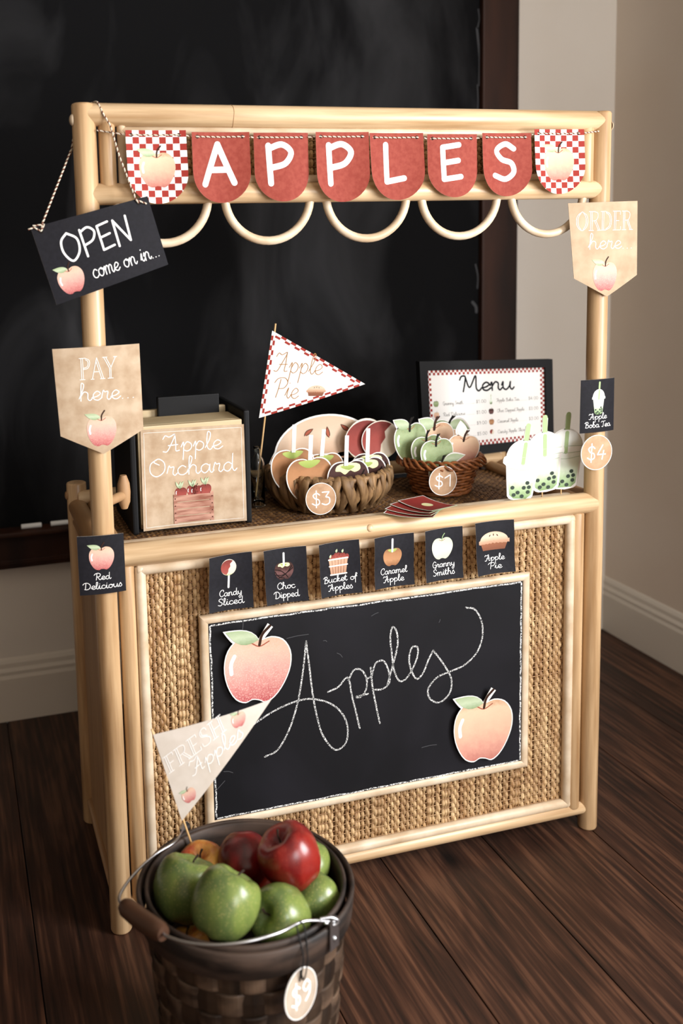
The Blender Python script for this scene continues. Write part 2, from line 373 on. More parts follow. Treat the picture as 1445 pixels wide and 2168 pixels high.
def put_text(mb, sh, txt, font, size, cx, y, wd, mt, lift, slant=0., rot=0., align='c', space=0., k=6, fitw=None):
    ls, W_ = text_lines(txt, font, size, space)
    sx = fitw/W_ if fitw else 1; W_ *= sx
    x0 = {'c': -W_/2, 'l': 0, 'r': -W_}[align]; c, s_ = math.cos(rot), math.sin(rot)
    for pts, sm in ls:
        q = [V(p[0]*sx+x0+p[1]*slant, p[1]) for p in pts]
        q = [V(cx+p[0]*c-p[1]*s_, y+p[0]*s_+p[1]*c) for p in q]
        if sm: stroke(mb, sh, smooth(q, k), wd, mt, lift)
        else: stroke(mb, sh, q, wd, mt, lift, corner=True)

# ---- printed pictures
APPLE = [(0, .41), (.16, .46), (.34, .42), (.47, .26), (.5, .03), (.43, -.22), (.3, -.42), (.17, -.5), (.07, -.47), (-.03, -.46),
         (-.13, -.5), (-.28, -.45), (-.43, -.24), (-.5, .02), (-.47, .26), (-.34, .42), (-.15, .455)]
def xf(pts, cx, cy, w_, h_=None, rot=0.):
    h_ = h_ or w_; c, s_ = math.cos(rot), math.sin(rot)
    return [V(cx+p[0]*w_*c-p[1]*h_*s_, cy+p[0]*w_*s_+p[1]*h_*c) for p in pts]
def leafpts(x0, y0, x1, y1, wd, n=7):
    a, b = V(x0, y0), V(x1, y1); d = b-a; nn = V(-d[1], d[0])/np.linalg.norm(d); up = []; dn = []
    for i in range(n+1):
        t = i/n; h = math.sin(math.pi*t**.8)*wd*.5; up.append(a+d*t+nn*(h+wd*.12*math.sin(math.pi*t))); dn.append(a+d*t-nn*(h-wd*.12*math.sin(math.pi*t)))
    return up+dn[::-1][1:-1]
def apple_print(mb, sh, cx, cy, w_, body='print_red_apple', h_=None, rot=0., lift=.0004, leaf='print_leaf', stem='print_stem', shine=True, leafdir=-1):
    h_ = h_ or w_*.98
    pts = smooth(xf(APPLE, cx, cy, w_, h_, rot), 3, True)
    fill(mb, sh, pts, body, lift, 2)
    q = lambda p: xf([p], cx, cy, w_, h_, rot)[0]
    if leaf:
        a, b = q((-.02, .42)), q((leafdir*.56, .56)); fill(mb, sh, leafpts(*a, *b, w_*.22), leaf, lift+.0003, 2)
    if shine: stroke(mb, sh, smooth([q((-.37, .18)), q((-.41, .06)), q((-.39, -.08))], 4), w_*.06, 'print_white', lift+.0003)
    stroke(mb, sh, smooth([q((-.14, .38)), q((0, .32)), q((.14, .4))], 4), w_*.018, 'print_dimple', lift+.0003)
    stroke(mb, sh, smooth([q((0, .34)), q((.02, .5)), q((.12, .64))], 4), w_*.04, stem, lift+.0006)
def apple_cut_outline(cx, cy, w_, h_=None, rot=0., grow=1.06):
    return smooth(xf(APPLE, cx, cy, w_*grow, (h_ or w_)*grow, rot), 3, True)
def pie_print(mb, sh, cx, cy, w_, lift=.0004, rot=0., crust='print_crust'):
    q = lambda L: xf(L, cx, cy, w_, w_, rot)
    fill(mb, sh, q([(-.36, -.26), (.36, -.26), (.46, .02), (-.46, .02)]), 'print_crust_dark', lift, 2)
    rim = [(-.5+i/24, .03+.025*math.sin(i*1.9)) for i in range(25)]+[(.5-i/24, -.06+.02*math.sin(i*2.1)) for i in range(25)]
    fill(mb, sh, q(rim), crust, lift+.0002, 2)
    dome = [(.46*math.cos(t), .02+.26*math.sin(t)) for t in np.linspace(0, math.pi, 22)]
    fill(mb, sh, q(dome), 'print_pie', lift+.0003, 2)
    for x, y, r in ((-.12, .17, .9), (0, .19, 1.57), (.12, .17, 2.2)):
        a = q([(x, y)])[0]; d = V(math.cos(r+rot), math.sin(r+rot))*w_*.04
        fill(mb, sh, leafpts(*(a-d), *(a+d), w_*.03), 'print_stem', lift+.0006, 1)
def pome_print(mb, sh, cx, cy, w_, kind, lift=.0004, stick=True, h_=None):
    """apple on a stick: caramel, chocolate or sliced candy"""
    h_ = h_ or w_*.92
    q = lambda L: xf(L, cx, cy, w_, h_)
    if kind == 'candy':
        if stick: stroke(mb, sh, [(cx+.03*w_, cy-h_*.3), (cx, cy-h_*1.35)], w_*.12, 'print_white', lift-.0001)
        fill(mb, sh, circ(cx, cy, w_/2), 'print_candy_flesh', lift, 2)
        half = [(.5*math.cos(t), .5*math.sin(t)) for t in np.linspace(math.radians(55), math.radians(255), 20)]+[(-.02, -.3), (.0, -.12), (.12, .05), (.1, .22)]
        fill(mb, sh, q(half), 'print_candy', lift+.0003, 2); return
    body = {'caramel': 'print_caramel', 'choc': 'print_choc'}[kind]
    fill(mb, sh, smooth(xf(APPLE, cx, cy, w_, h_), 3, True), body, lift, 2)
    top = {'caramel': [(-.25, .4), (0, .43), (.25, .4), (.16, .3), (0, .24), (-.16, .3)],
           'choc': [(-.28, .38), (0, .43), (.28, .38), (.3, .26), (.16, .2), (.05, .25), (-.08, .16), (-.2, .24), (-.32, .26)]}[kind]
    fill(mb, sh, smooth(q(top), 3, True), 'print_green_top' if kind == 'caramel' else 'print_cream_top', lift+.0003, 2)
    if kind == 'choc':
        fill(mb, sh, smooth(q([(-.2, .36), (0, .38), (.16, .34), (.02, .26)]), 3, True), 'print_green_top', lift+.0005, 1)
        for L in ([(-.46, .1), (-.2, .02), (.05, -.2), (.2, -.4)], [(-.44, -.2), (-.1, -.25), (.2, -.1), (.45, .1)], [(-.3, -.4), (.05, -.22), (.3, .05), (.4, .22)], [(-.48, -.02), (-.3, -.3), (0, -.42)]):
            stroke(mb, sh, smooth(q(L), 4), w_*.04, 'print_choc_line', lift+.0004)
    if stick: stroke(mb, sh, [(cx-.01*w_, cy+h_*.3), (cx+.01*w_, cy+h_*.95)], w_*.1, 'print_white', lift+.0008)
def boba_print(mb, sh, cx, cy, h_, lift=.0004, straw=True):
    q = lambda L: xf(L, cx, cy, h_)
    if straw: stroke(mb, sh, q([(.01, .3), (.03, .72)]), h_*.075, 'print_straw', lift)
    fill(mb, sh, q([(-.24, .1), (.24, .1), (.17, -.42), (.1, -.48), (-.1, -.48), (-.17, -.42)]), 'print_boba', lift, 2)
    fill(mb, sh, q([(.26*math.cos(t), .17+.3*math.sin(t)) for t in np.linspace(0, math.pi, 16)]), 'print_boba_lid', lift+.0003, 2)
    fill(mb, sh, q([(-.29, .1), (.29, .1), (.28, .19), (-.28, .19)]), 'print_white', lift+.0005, 1)
    stroke(mb, sh, q([(.0, .1), (.015, .42)]), h_*.06, 'print_straw', lift+.0007)
    for L in ([(-.28, .1), (0, .085), (.28, .1)], [(-.27, .19), (0, .2), (.27, .19)], [(-.22, .02), (0, -.01), (.22, .02)]): stroke(mb, sh, smooth(q(L), 4), h_*.008, 'print_lid_line', lift+.0009)
    for x, y in ((-.13, -.3), (-.04, -.38), (.05, -.3), (.12, -.37), (-.1, -.42), (.03, -.44), (.1, -.22), (.13, -.29)):
        fill(mb, sh, circ(*q([(x, y)])[0], h_*.032, 10), 'print_pearl', lift+.0007, 1)

# ------------------------------------------------------------------ materials
mat('wood_pole', '#9E7850', '#D0AE84', rough=.34, scale=7, stretch=(10, 10, .6), detail=8, bump=.05, lo_=.28, hi_=.62, spec=.5)
mat('wood_rail', '#A88258', '#DCBE96', rough=.34, scale=7, stretch=(.6, 10, 10), detail=8, bump=.05, lo_=.28, hi_=.62)
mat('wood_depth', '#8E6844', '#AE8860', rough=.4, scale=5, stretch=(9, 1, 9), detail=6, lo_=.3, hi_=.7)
mat('moulding', '#C4A988', '#E4D2B8', rough=.38, scale=8, stretch=(3, 5, 3), detail=5, lo_=.3, hi_=.7)
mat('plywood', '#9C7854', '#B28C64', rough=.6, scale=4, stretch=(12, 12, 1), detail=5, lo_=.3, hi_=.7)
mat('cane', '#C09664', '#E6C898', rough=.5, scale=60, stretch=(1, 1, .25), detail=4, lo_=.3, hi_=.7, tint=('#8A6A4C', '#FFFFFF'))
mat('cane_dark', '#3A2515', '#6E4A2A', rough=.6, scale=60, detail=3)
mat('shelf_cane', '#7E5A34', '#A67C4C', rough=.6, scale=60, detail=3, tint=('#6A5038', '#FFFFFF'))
mat('chalk_panel', '#0D0D11', '#1E1D23', rough=.55, scale=3, detail=8, lo_=.4, hi_=.75, distort=1.2, spec=.3)
mat('blackboard', '#0A0A0C', '#3A3A3C', rough=.8, scale=2.0, stretch=(2.2, 1, .8), detail=9, lo_=.44, hi_=.86, distort=1.2, spec=.15)
mat('frame_brown', '#1D0F09', '#3B2013', rough=.55, scale=4, stretch=(3, 3, .5), detail=7, spec=.3)
mat('wall_paint', '#E0D8CD', '#E5DED4', rough=.85, scale=3, detail=2, bump=.03, bscale=180, spec=.2)
mat('wall_side_paint', '#DECFBF', '#E3D6C8', rough=.85, scale=3, detail=2, bump=.03, bscale=180, spec=.2)
mat('ceiling_paint', '#C9C2B6', rough=.9)
mat('far_wall_paint', '#8E8273', rough=.9)  # unseen left wall, kept dark to cut bounced fill light
mat('trim_paint', '#D8CFC2', rough=.5, spec=.35)
mat('paper_white', '#F2EFEA', rough=.75, spec=.2)
mat('kraft', '#B0967A', '#C8B298', rough=.8, scale=40, detail=6, spec=.2)
mat('kraft_light', '#B29A7E', '#C4AE92', rough=.8, scale=35, detail=6, spec=.2)
mat('kraft_pale', '#CFC3B5', '#DBD0C4', rough=.8, scale=35, detail=6, spec=.2)
mat('kraft_tag', '#A99886', '#BAAA98', rough=.8, scale=50, detail=6, spec=.2)
mat('kraft_disc', '#A98668', '#BF9E80', rough=.8, scale=60, detail=6, spec=.2)
mat('kraft_disc_light', '#BE9674', '#CDAA8A', rough=.8, scale=60, detail=6, spec=.2)
mat('card_black', '#111016', '#17161D', rough=.7, scale=200, detail=2, spec=.3)
mat('bunting_red', '#8C3A2E', '#984639', rough=.7, scale=150, detail=3, spec=.25)
mat('print_white', '#FBF9F6', rough=.7, spec=.2)
mat('print_cream', '#F3E8DC', rough=.7, spec=.2)
mat('print_stem', '#3A241A', rough=.7, spec=.2)
mat('print_stem_black', '#17120F', rough=.7, spec=.2)
mat('print_dimple', '#A65A45', rough=.7, spec=.2)
mat('print_tan_line', '#A87C4C', rough=.7, spec=.2)
mat('print_ink', '#1D1E22', rough=.7, spec=.2)
mat('print_grey', '#5E5C58', rough=.7, spec=.2)
mat('print_check_red', '#9A342B', rough=.7, spec=.2)
mat('print_lid_line', '#B9C6AE', rough=.7, spec=.2)
mat('print_pearl', '#3A453D', rough=.7, spec=.2)
mat('print_choc_line', '#1C0F0D', rough=.7, spec=.2)
mat('print_crate', '#8E5A4A', '#C79A86', rough=.7, scale=80, stretch=(.3, 1, 2), detail=4, spec=.2)
mat('print_crate_dark', '#5A342B', rough=.7, spec=.2)
grad('print_red_apple', [(0, '#B04A4E'), (.22, '#C9807A'), (.5, '#DBA79A'), (.8, '#E3BDA6'), (1, '#DDB396')], .5, 7, speck='#EFC9BC')
grad('print_peach_apple', [(0, '#B46E62'), (.2, '#CF9482'), (.5, '#DFB498'), (.85, '#E6C6A6'), (1, '#D2A582')], .4, 6)
grad('print_green_apple', [(0, '#7F8C5E'), (.35, '#849A6E'), (.7, '#A3B68C'), (1, '#74885C')], .6, 8, speck='#B5A86A')
grad('print_pale_apple', [(0, '#C9CDB0'), (.5, '#DDE0CC'), (1, '#C3D0B0')], .3, 8)
grad('print_leaf', [(0, '#8FA579'), (.5, '#C2CFAE'), (1, '#A7B98F')], .5, 6)
grad('print_caramel', [(0, '#8A5A38'), (.35, '#B98860'), (.7, '#AE7C54'), (1, '#8A6242')], .4, 5)
grad('print_choc', [(0, '#3B211E'), (.4, '#6E4A48'), (.6, '#4A2C27'), (1, '#3A211C')], .5, 6)
grad('print_candy', [(0, '#A2524A'), (.5, '#98443C'), (1, '#74302A')], .5, 6)
grad('print_candy_flesh', [(0, '#A9B87A'), (.12, '#E3D7C0'), (1, '#EADFCF')], .2, 6)
grad('print_green_top', [(0, '#8FA24E'), (1, '#A9B864')], .6, 12)
grad('print_cream_top', [(0, '#E8E2A8'), (1, '#DDE0B0')], .3, 8)
grad('print_pie', [(0, '#C9A588'), (.5, '#DCC3AA'), (1, '#D2B59A')], .4, 6)
grad('print_crust', [(0, '#B4886C'), (1, '#CFA68A')], .4, 6)
grad('print_crust_dark', [(0, '#7A4A34'), (1, '#9A6245')], .4, 6)
grad('print_boba', [(0, '#7E9A68'), (.28, '#A8BE94'), (.55, '#DCE7D2'), (1, '#F3F5EE')], .25, 8)
grad('print_boba_lid', [(0, '#EEF2EA'), (1, '#F8F9F5')], .1, 8)
grad('print_straw', [(0, '#A9BF8C'), (1, '#8FAA70')], .3, 8)
grad('print_card_red', [(0, '#7E1F1E'), (1, '#94302B')], .3, 6)
def check_mat(name, nx, ny):
    m = bpy.data.materials.new(name); m.use_nodes = True; N = m.node_tree.nodes; L = m.node_tree.links
    uv = N.new('ShaderNodeUVMap'); mp = N.new('ShaderNodeMapping'); mp.inputs['Scale'].default_value = (nx, ny, 1); mp.inputs['Location'].default_value = (.001, .001, .5)
    ck = N.new('ShaderNodeTexChecker'); ck.inputs['Scale'].default_value = 1; ck.inputs['Color1'].default_value = lin('#F4F1EC'); ck.inputs['Color2'].default_value = lin('#9A342B')
    L.new(uv.outputs[0], mp.inputs[0]); L.new(mp.outputs[0], ck.inputs['Vector']); L.new(ck.outputs[0], N['Principled BSDF'].inputs['Base Color'])
    N['Principled BSDF'].inputs['Roughness'].default_value = .75; N['Principled BSDF'].inputs['Specular IOR Level'].default_value = .2; MATS[name] = m
check_mat('check_flag', 9, 11)
mat('twine_white', '#DDD2BE', rough=.9); mat('twine_brown', '#6B3A26', rough=.9)
mat('register_wood', '#C2AA82', '#D2BE98', rough=.5, scale=6, stretch=(1, 8, 8), detail=5)
mat('register_black', '#08080A', rough=.6, spec=.3)
mat('glass', '#F2F6F2', rough=.02, trans=1.0, ior=1.45)
mat('stick_wood', '#D3A970', '#E0BC8A', rough=.6, scale=30, stretch=(4, 4, .3))
mat('hyacinth', '#543A22', '#9A7850', rough=.6, scale=40, stretch=(3, 3, .5), detail=5, rand=.32, bump=.3, lo_=.25, hi_=.75)
mat('wicker', '#6A3A1B', '#A8683A', rough=.42, scale=90, detail=3, rand=.1, lo_=.3, hi_=.7)
mat('bucket_wood', '#241A13', '#5C493A', rough=.42, scale=7, stretch=(3, 3, 6), detail=6, rand=.3, bump=.1, spec=.5)
mat('bucket_stave', '#160F0A', '#3A2B1F', rough=.42, scale=7, stretch=(6, 6, 1), detail=6, rand=.35, bump=.1, spec=.5)
mat('bucket_rim', '#17100C', '#4A3A30', rough=.6, scale=8, stretch=(2, 2, 7), detail=6, spec=.5)
mat('steel', '#B9BABC', rough=.28, metal=1.0)
mat('grip_wood', '#3A2417', '#5B3A24', rough=.5, scale=8, detail=5)
mat('cord_black', '#0B0A0A', rough=.8)
mat('apple_stem', '#2D1C10', rough=.8)
mat('chalk_faint', '#4A4A4C', rough=.95, spec=.1)
mat('chalk', '#E9E9E6', rough=.95, spec=.1)
mat('menu_black', '#09090B', rough=.6, spec=.3)

def apple_skin(name, base, streak, speck, sp=.35, mixlo=.4, mixhi=.6):
    m = bpy.data.materials.new(name); m.use_nodes = True; N = m.node_tree.nodes; L = m.node_tree.links; b = N['Principled BSDF']
    b.inputs['Roughness'].default_value = .28; b.inputs['Specular IOR Level'].default_value = .5
    tc = N.new('ShaderNodeTexCoord'); mp = N.new('ShaderNodeMapping'); mp.inputs['Scale'].default_value = (1, 1, .25); L.new(tc.outputs['Object'], mp.inputs[0])
    n1 = N.new('ShaderNodeTexNoise'); n1.inputs['Scale'].default_value = 38; n1.inputs['Detail'].default_value = 5; L.new(mp.outputs[0], n1.inputs['Vector'])
    r1 = N.new('ShaderNodeValToRGB'); r1.color_ramp.elements[0].position = mixlo; r1.color_ramp.elements[1].position = mixhi
    r1.color_ramp.elements[0].color = lin(base); r1.color_ramp.elements[1].color = lin(streak); L.new(n1.outputs[0], r1.inputs[0])
    n2 = N.new('ShaderNodeTexVoronoi'); n2.inputs['Scale'].default_value = 330; L.new(tc.outputs['Object'], n2.inputs['Vector'])
    r2 = N.new('ShaderNodeValToRGB'); r2.color_ramp.elements[0].position = .12; r2.color_ramp.elements[1].position = .3
    r2.color_ramp.elements[0].color = (sp, sp, sp, 1); r2.color_ramp.elements[1].color = (0, 0, 0, 1); L.new(n2.outputs['Distance'], r2.inputs[0])
    mx = N.new('ShaderNodeMix'); mx.data_type = 'RGBA'; L.new(r2.outputs[0], mx.inputs[0]); L.new(r1.outputs[0], mx.inputs[6]); mx.inputs[7].default_value = lin(speck)
    L.new(mx.outputs[2], b.inputs['Base Color']); MATS[name] = m
apple_skin('skin_green', '#566637', '#71803F', '#B5A868', .6)
apple_skin('skin_red', '#5E0C0D', '#842019', '#C86A50', .15)
apple_skin('skin_deep_red', '#4A0A0A', '#741414', '#9A4038', .15)
apple_skin('skin_orange', '#B0301C', '#C9562A', '#E0A060', .2)
apple_skin('skin_mixed', '#9A3A1C', '#D09A48', '#E6C880', .15, .38, .62)

def floor_mat():
    m = bpy.data.materials.new('floor_oak'); m.use_nodes = True; N = m.node_tree.nodes; L = m.node_tree.links; b = N['Principled BSDF']
    tc = N.new('ShaderNodeTexCoord'); oi = N.new('ShaderNodeObjectInfo'); mu = N.new('ShaderNodeMath'); mu.operation = 'MULTIPLY'; mu.inputs[1].default_value = 53
    L.new(oi.outputs['Random'], mu.inputs[0])
    ad = N.new('ShaderNodeVectorMath'); ad.operation = 'ADD'; L.new(tc.outputs['Object'], ad.inputs[0]); L.new(mu.outputs[0], ad.inputs[1])
    mp = N.new('ShaderNodeMapping'); mp.inputs['Scale'].default_value = (1, .16, 1); L.new(ad.outputs[0], mp.inputs[0])
    n0 = N.new('ShaderNodeTexNoise'); n0.inputs['Scale'].default_value = 9; n0.inputs['Detail'].default_value = 3; n0.inputs['Distortion'].default_value = .6; L.new(mp.outputs[0], n0.inputs['Vector'])
    # cathedral grain: rings through warped noise
    ws = N.new('ShaderNodeMath'); ws.operation = 'MULTIPLY'; ws.inputs[1].default_value = 60; L.new(n0.outputs[0], ws.inputs[0])
    sn = N.new('ShaderNodeMath'); sn.operation = 'SINE'; L.new(ws.outputs[0], sn.inputs[0])
    mp2 = N.new('ShaderNodeMapping'); mp2.inputs['Scale'].default_value = (1, .04, 1); L.new(ad.outputs[0], mp2.inputs[0])
    n1 = N.new('ShaderNodeTexNoise'); n1.inputs['Scale'].default_value = 130; n1.inputs['Detail'].default_value = 5; L.new(mp2.outputs[0], n1.inputs['Vector'])
    c1 = N.new('ShaderNodeMath'); c1.operation = 'MULTIPLY_ADD'; c1.inputs[1].default_value = .035; L.new(sn.outputs[0], c1.inputs[0]); L.new(n1.outputs[0], c1.inputs[2])
    c2 = N.new('ShaderNodeMath'); c2.operation = 'MULTIPLY_ADD'; c2.inputs[1].default_value = .55; L.new(n0.outputs[0], c2.inputs[0]); L.new(c1.outputs[0], c2.inputs[2])
    r = N.new('ShaderNodeValToRGB'); e = r.color_ramp.elements; e[0].position = .52; e[0].color = lin('#1D110B'); e[1].position = 1.0; e[1].color = lin('#664431')
    k = e.new(.76); k.color = lin('#3C2419'); L.new(c2.outputs[0], r.inputs[0])
    # knots
    mk = N.new('ShaderNodeMapping'); mk.inputs['Scale'].default_value = (1, .45, 1); L.new(ad.outputs[0], mk.inputs[0])
    vo = N.new('ShaderNodeTexVoronoi'); vo.inputs['Scale'].default_value = 9; L.new(mk.outputs[0], vo.inputs['Vector'])
    rk = N.new('ShaderNodeValToRGB'); rk.color_ramp.elements[0].position = .04; rk.color_ramp.elements[0].color = (.22, .22, .22, 1); rk.color_ramp.elements[1].position = .16; rk.color_ramp.elements[1].color = (1, 1, 1, 1)
    L.new(vo.outputs['Distance'], rk.inputs[0])
    mx = N.new('ShaderNodeMix'); mx.data_type = 'RGBA'; mx.blend_type = 'MULTIPLY'; mx.inputs[0].default_value = 1; L.new(r.outputs[0], mx.inputs[6]); L.new(rk.outputs[0], mx.inputs[7])
    hs = N.new('ShaderNodeHueSaturation'); ml = N.new('ShaderNodeMapRange'); ml.inputs[3].default_value = .8; ml.inputs[4].default_value = 1.12
    L.new(oi.outputs['Random'], ml.inputs[0]); L.new(ml.outputs[0], hs.inputs['Value']); L.new(mx.outputs[2], hs.inputs['Color']); L.new(hs.outputs[0], b.inputs['Base Color'])
    b.inputs['Roughness'].default_value = .5; b.inputs['Specular IOR Level'].default_value = .35
    bp = N.new('ShaderNodeBump'); bp.inputs['Strength'].default_value = .25; bp.inputs['Distance'].default_value = .002; L.new(c1.outputs[0], bp.inputs['Height']); L.new(bp.outputs[0], b.inputs['Normal'])
    MATS['floor_oak'] = m
floor_mat(); mat('floor_groove', '#0B0605', rough=.9)

# ------------------------------------------------------------------ the room
YB, XR = .803, 1.47
XL, YF, ZT = -3.0, -2.6, 2.7
b = MB(); b.box(((XL+XR)/2, (YF+YB)/2, -.02), (XR-XL, YB-YF, .02), 'floor_groove')
floor = struct(b.build('floor'))
PW = .1971; plank_cache = {}
k0 = .8540
ix = -20
while True:
    x0 = k0+ix*PW; x1 = x0+PW
    if x0 >= XR: break
    xa, xb = max(x0, XL), min(x1, XR)
    y = YF-.6-random.random()*.4
    while y < YB:
        ln = 2.2; ya, yb = max(y, YF), min(y+ln, YB)
        if yb-ya > .02 and xb-xa > .01:
            p = MB(); g = .0009
            p.box(((xa+xb)/2, (ya+yb)/2, -.005), (xb-xa-2*g, yb-ya-2*g, .01), 'floor_oak', bev=.0012)
            p.build('plank', floor)
        y += ln
    ix += 1
b = MB(); b.box(((XL+XR)/2, YB+.05, ZT/2), (XR-XL+.2, .1, ZT), 'wall_paint'); struct(b.build('wall_back'))
WY0, WY1, WZ0, WZ1 = -2.05, -.85, .52, 1.78
b = MB()
for (ya, yb, za, zb) in ((YF, WY0, 0, ZT), (WY1, YB, 0, ZT), (WY0, WY1, 0, WZ0), (WY0, WY1, WZ1, ZT)):
    b.box((XR+.05, (ya+yb)/2, (za+zb)/2), (.1, yb-ya, zb-za), 'wall_side_paint')
struct(b.build('wall_right'))
VX0, VX1, VZ0, VZ1 = .45, 1.42, .70, 2.0
b = MB()
for (xa, xb, za, zb) in ((XL, VX0, 0, ZT), (VX1, XR+.1, 0, ZT), (VX0, VX1, 0, VZ0), (VX0, VX1, VZ1, ZT)):
    b.box(((xa+xb)/2, YF-.05, (za+zb)/2), (xb-xa, .1, zb-za), 'wall_side_paint')
struct(b.build('wall_front'))
b = MB(); b.box((XL-.05, (YF+YB)/2, ZT/2), (.1, YB-YF+.2, ZT), 'far_wall_paint'); struct(b.build('wall_left'))
b = MB(); b.box(((XL+XR)/2, (YF+YB)/2, ZT+.05), (XR-XL+.2, YB-YF+.2, .1), 'ceiling_paint'); struct(b.build('ceiling'))
def window(name, horiz, lo_, hi_, z0, z1):
    c = (lo_+hi_)/2
    def bx(mb, a, z, da, dz, dep, bev=0):
        if horiz: mb.box((a, YF-.05, z), (da, dep, dz), 'trim_paint', bev=bev)
        else: mb.box((XR+.05, a, z), (dep, da, dz), 'trim_paint', bev=bev)
    q = MB(); bx(q, c, z0-.012, hi_-lo_+.08, .024, .16, .004); win = struct(q.build(name))
    for a in (lo_+.02, hi_-.02): q = MB(); bx(q, a, (z0+z1)/2, .04, z1-z0, .04); q.build('window_jamb', win)
    for z in (z0+.02, z1-.02): q = MB(); bx(q, c, z, hi_-lo_-.08, .04, .04); q.build('window_rail', win)
window('window_1', False, WY0, WY1, WZ0, WZ1); window('window_2', True, VX0, VX1, VZ0, VZ1)
def baseboard(name, p0, p1, nrm):
    prof = [(0, 0), (.016, 0), (.016, .100), (.013, .108), (.0135, .116), (.009, .124), (.0085, .134), (.004, .142), (0, .145)]
    q = MB(); P = []
    for (d, z) in prof: P.append([V(p0[0]+nrm[0]*d, p0[1]+nrm[1]*d, z), V(p1[0]+nrm[0]*d, p1[1]+nrm[1]*d, z)])
    q.grid(P, 'trim_paint', False); return struct(q.build(name))
baseboard('baseboard_back', (XL, YB), (XR, YB), (0, -1))
baseboard('baseboard_right', (XR, YB), (XR, YF), (-1, 0))
# ---- framed blackboard on the back wall
cbx0, cbx1, cbz0, cbz1 = -1.75, 1.172, .362, 2.35
bb = thing('blackboard', 'huge black wall chalkboard in a dark brown wooden frame behind the stall', 'blackboard', ((cbx0+cbx1)/2, YB-.02, cbz0))
b = MB(); b.box(((cbx0+cbx1)/2, YB-.008, (cbz0+cbz1)/2), (cbx1-cbx0-.1, .012, cbz1-cbz0-.1), 'blackboard'); bs = b.build('writing_surface', bb)
FWd = .100
for (nm, c, d) in (('frame_stile', (cbx1-FWd/2, YB-.016, (cbz0+cbz1)/2), (FWd, .030, cbz1-cbz0)), ('frame_stile', (cbx0+FWd/2, YB-.016, (cbz0+cbz1)/2), (FWd, .030, cbz1-cbz0)),
                   ('frame_rail', ((cbx0+cbx1)/2, YB-.016, cbz0+.045), (cbx1-cbx0-2*FWd, .030, .09)), ('frame_rail', ((cbx0+cbx1)/2, YB-.016, cbz1-.045), (cbx1-cbx0-2*FWd, .030, .09))):
    b = MB(); b.box(c, d, 'frame_brown', bev=.005); b.build(nm, bb)
b = MB(); b.box(((cbx0+cbx1)/2, YB-.031, cbz0+.016), (cbx1-cbx0-.1, .008, .012), 'frame_brown', bev=.002); b.build('bead', bb)
b = MB(); b.box(((cbx0+cbx1)/2, YB-.045, cbz0+.088), (cbx1-cbx0-2*FWd, .05, .012), 'frame_brown', bev=.004); b.build('chalk_tray', bb)
for (u0, v0, u1, v1, wd) in ((1009, 60, 1014, 180, .006), (1010, 180, 1006, 260, .003), (1006, 560, 1010, 610, .004), (1000, 640, 1008, 660, .008), (1012, 20, 1010, 60, .003)):
    b = MB(); sh = Sheet(V(0, YB-.0145, 0), V(1, YB-.0145, 0), V(1, YB-.0145, 1), V(0, YB-.0145, 1))
    p, q = at(u0, v0, YB-.0145), at(u1, v1, YB-.0145)
    stroke(b, sh, smooth([(p[0], p[2]), ((p[0]+q[0])/2+.004, (p[2]+q[2])/2), (q[0], q[2])], 5), wd, 'chalk_faint', 0); b.build('chalk_mark', bs)
for u, v in ((66, 1106), (128, 1100)):
    p = at(u, v, YB-.05); c = MB(); c.tube([V(p[0]-.022, YB-.05, cbz0+.1), V(p[0]+.022, YB-.05, cbz0+.1)], .0055, 'chalk', 10, round_end=.001)
    tag(c.build('chalk_stick'), 'white chalk stick on the blackboard tray, '+('nearer the picture edge' if u < 100 else 'nearer the stall post'), 'chalk', 'chalk on the tray')


# ------------------------------------------------------------------ market stand
W_ = .853; PR = .0168; D = .325; HZ = 1.27; ZC = .607; ZB = .041
st = thing('market_stand', 'pale rattan toy market stall with scalloped header and woven front', 'market stall', (W_/2, .16, 0))
def rod(name, a, b_, r, mt, parent=st, n=20, e=.003):
    q = MB(); q.tube([V(*a), V(*b_)], r, mt, n, round_end=e); return q.build(name, parent)
def dome(name, c, nrm, r, mt, parent, h=.5):
    q = MB(); q.lathe([(r*math.cos(t), r*h*math.sin(t)) for t in np.linspace(0, math.pi/2-.01, 6)], c, mt, 14, nrm); return q.build(name, parent)
def twine(mb, path, r, turns_per_m=130, n=8):
    pts = dens(path, r*1.3, False); P = []; k = len(pts)
    T = [pts[min(i+1, k-1)]-pts[max(i-1, 0)] for i in range(k)]; T = [t/(np.linalg.norm(t)+1e-12) for t in T]
    a = np.cross(T[0], V(.3, .9, .2)); a /= np.linalg.norm(a); L = 0; ids = []; tw = []
    for i in range(k):
        a = a-T[i]*(a@T[i]); a /= np.linalg.norm(a); bq = np.cross(T[i], a)
        if i: L += np.linalg.norm(pts[i]-pts[i-1])
        tw.append(L*turns_per_m)
        ids.append([mb.vert(pts[i]+(a*math.cos(2*math.pi*(j/n+L*turns_per_m))+bq*math.sin(2*math.pi*(j/n+L*turns_per_m)))*r*(1.12 if j % (n//2) else .8)) for j in range(n)])
    for i in range(k-1):
        for j in range(n): mb.face((ids[i][j], ids[i+1][j], ids[i+1][(j+1) % n], ids[i][(j+1) % n]), 'twine_white' if j < n//2+1 else 'twine_brown', True)
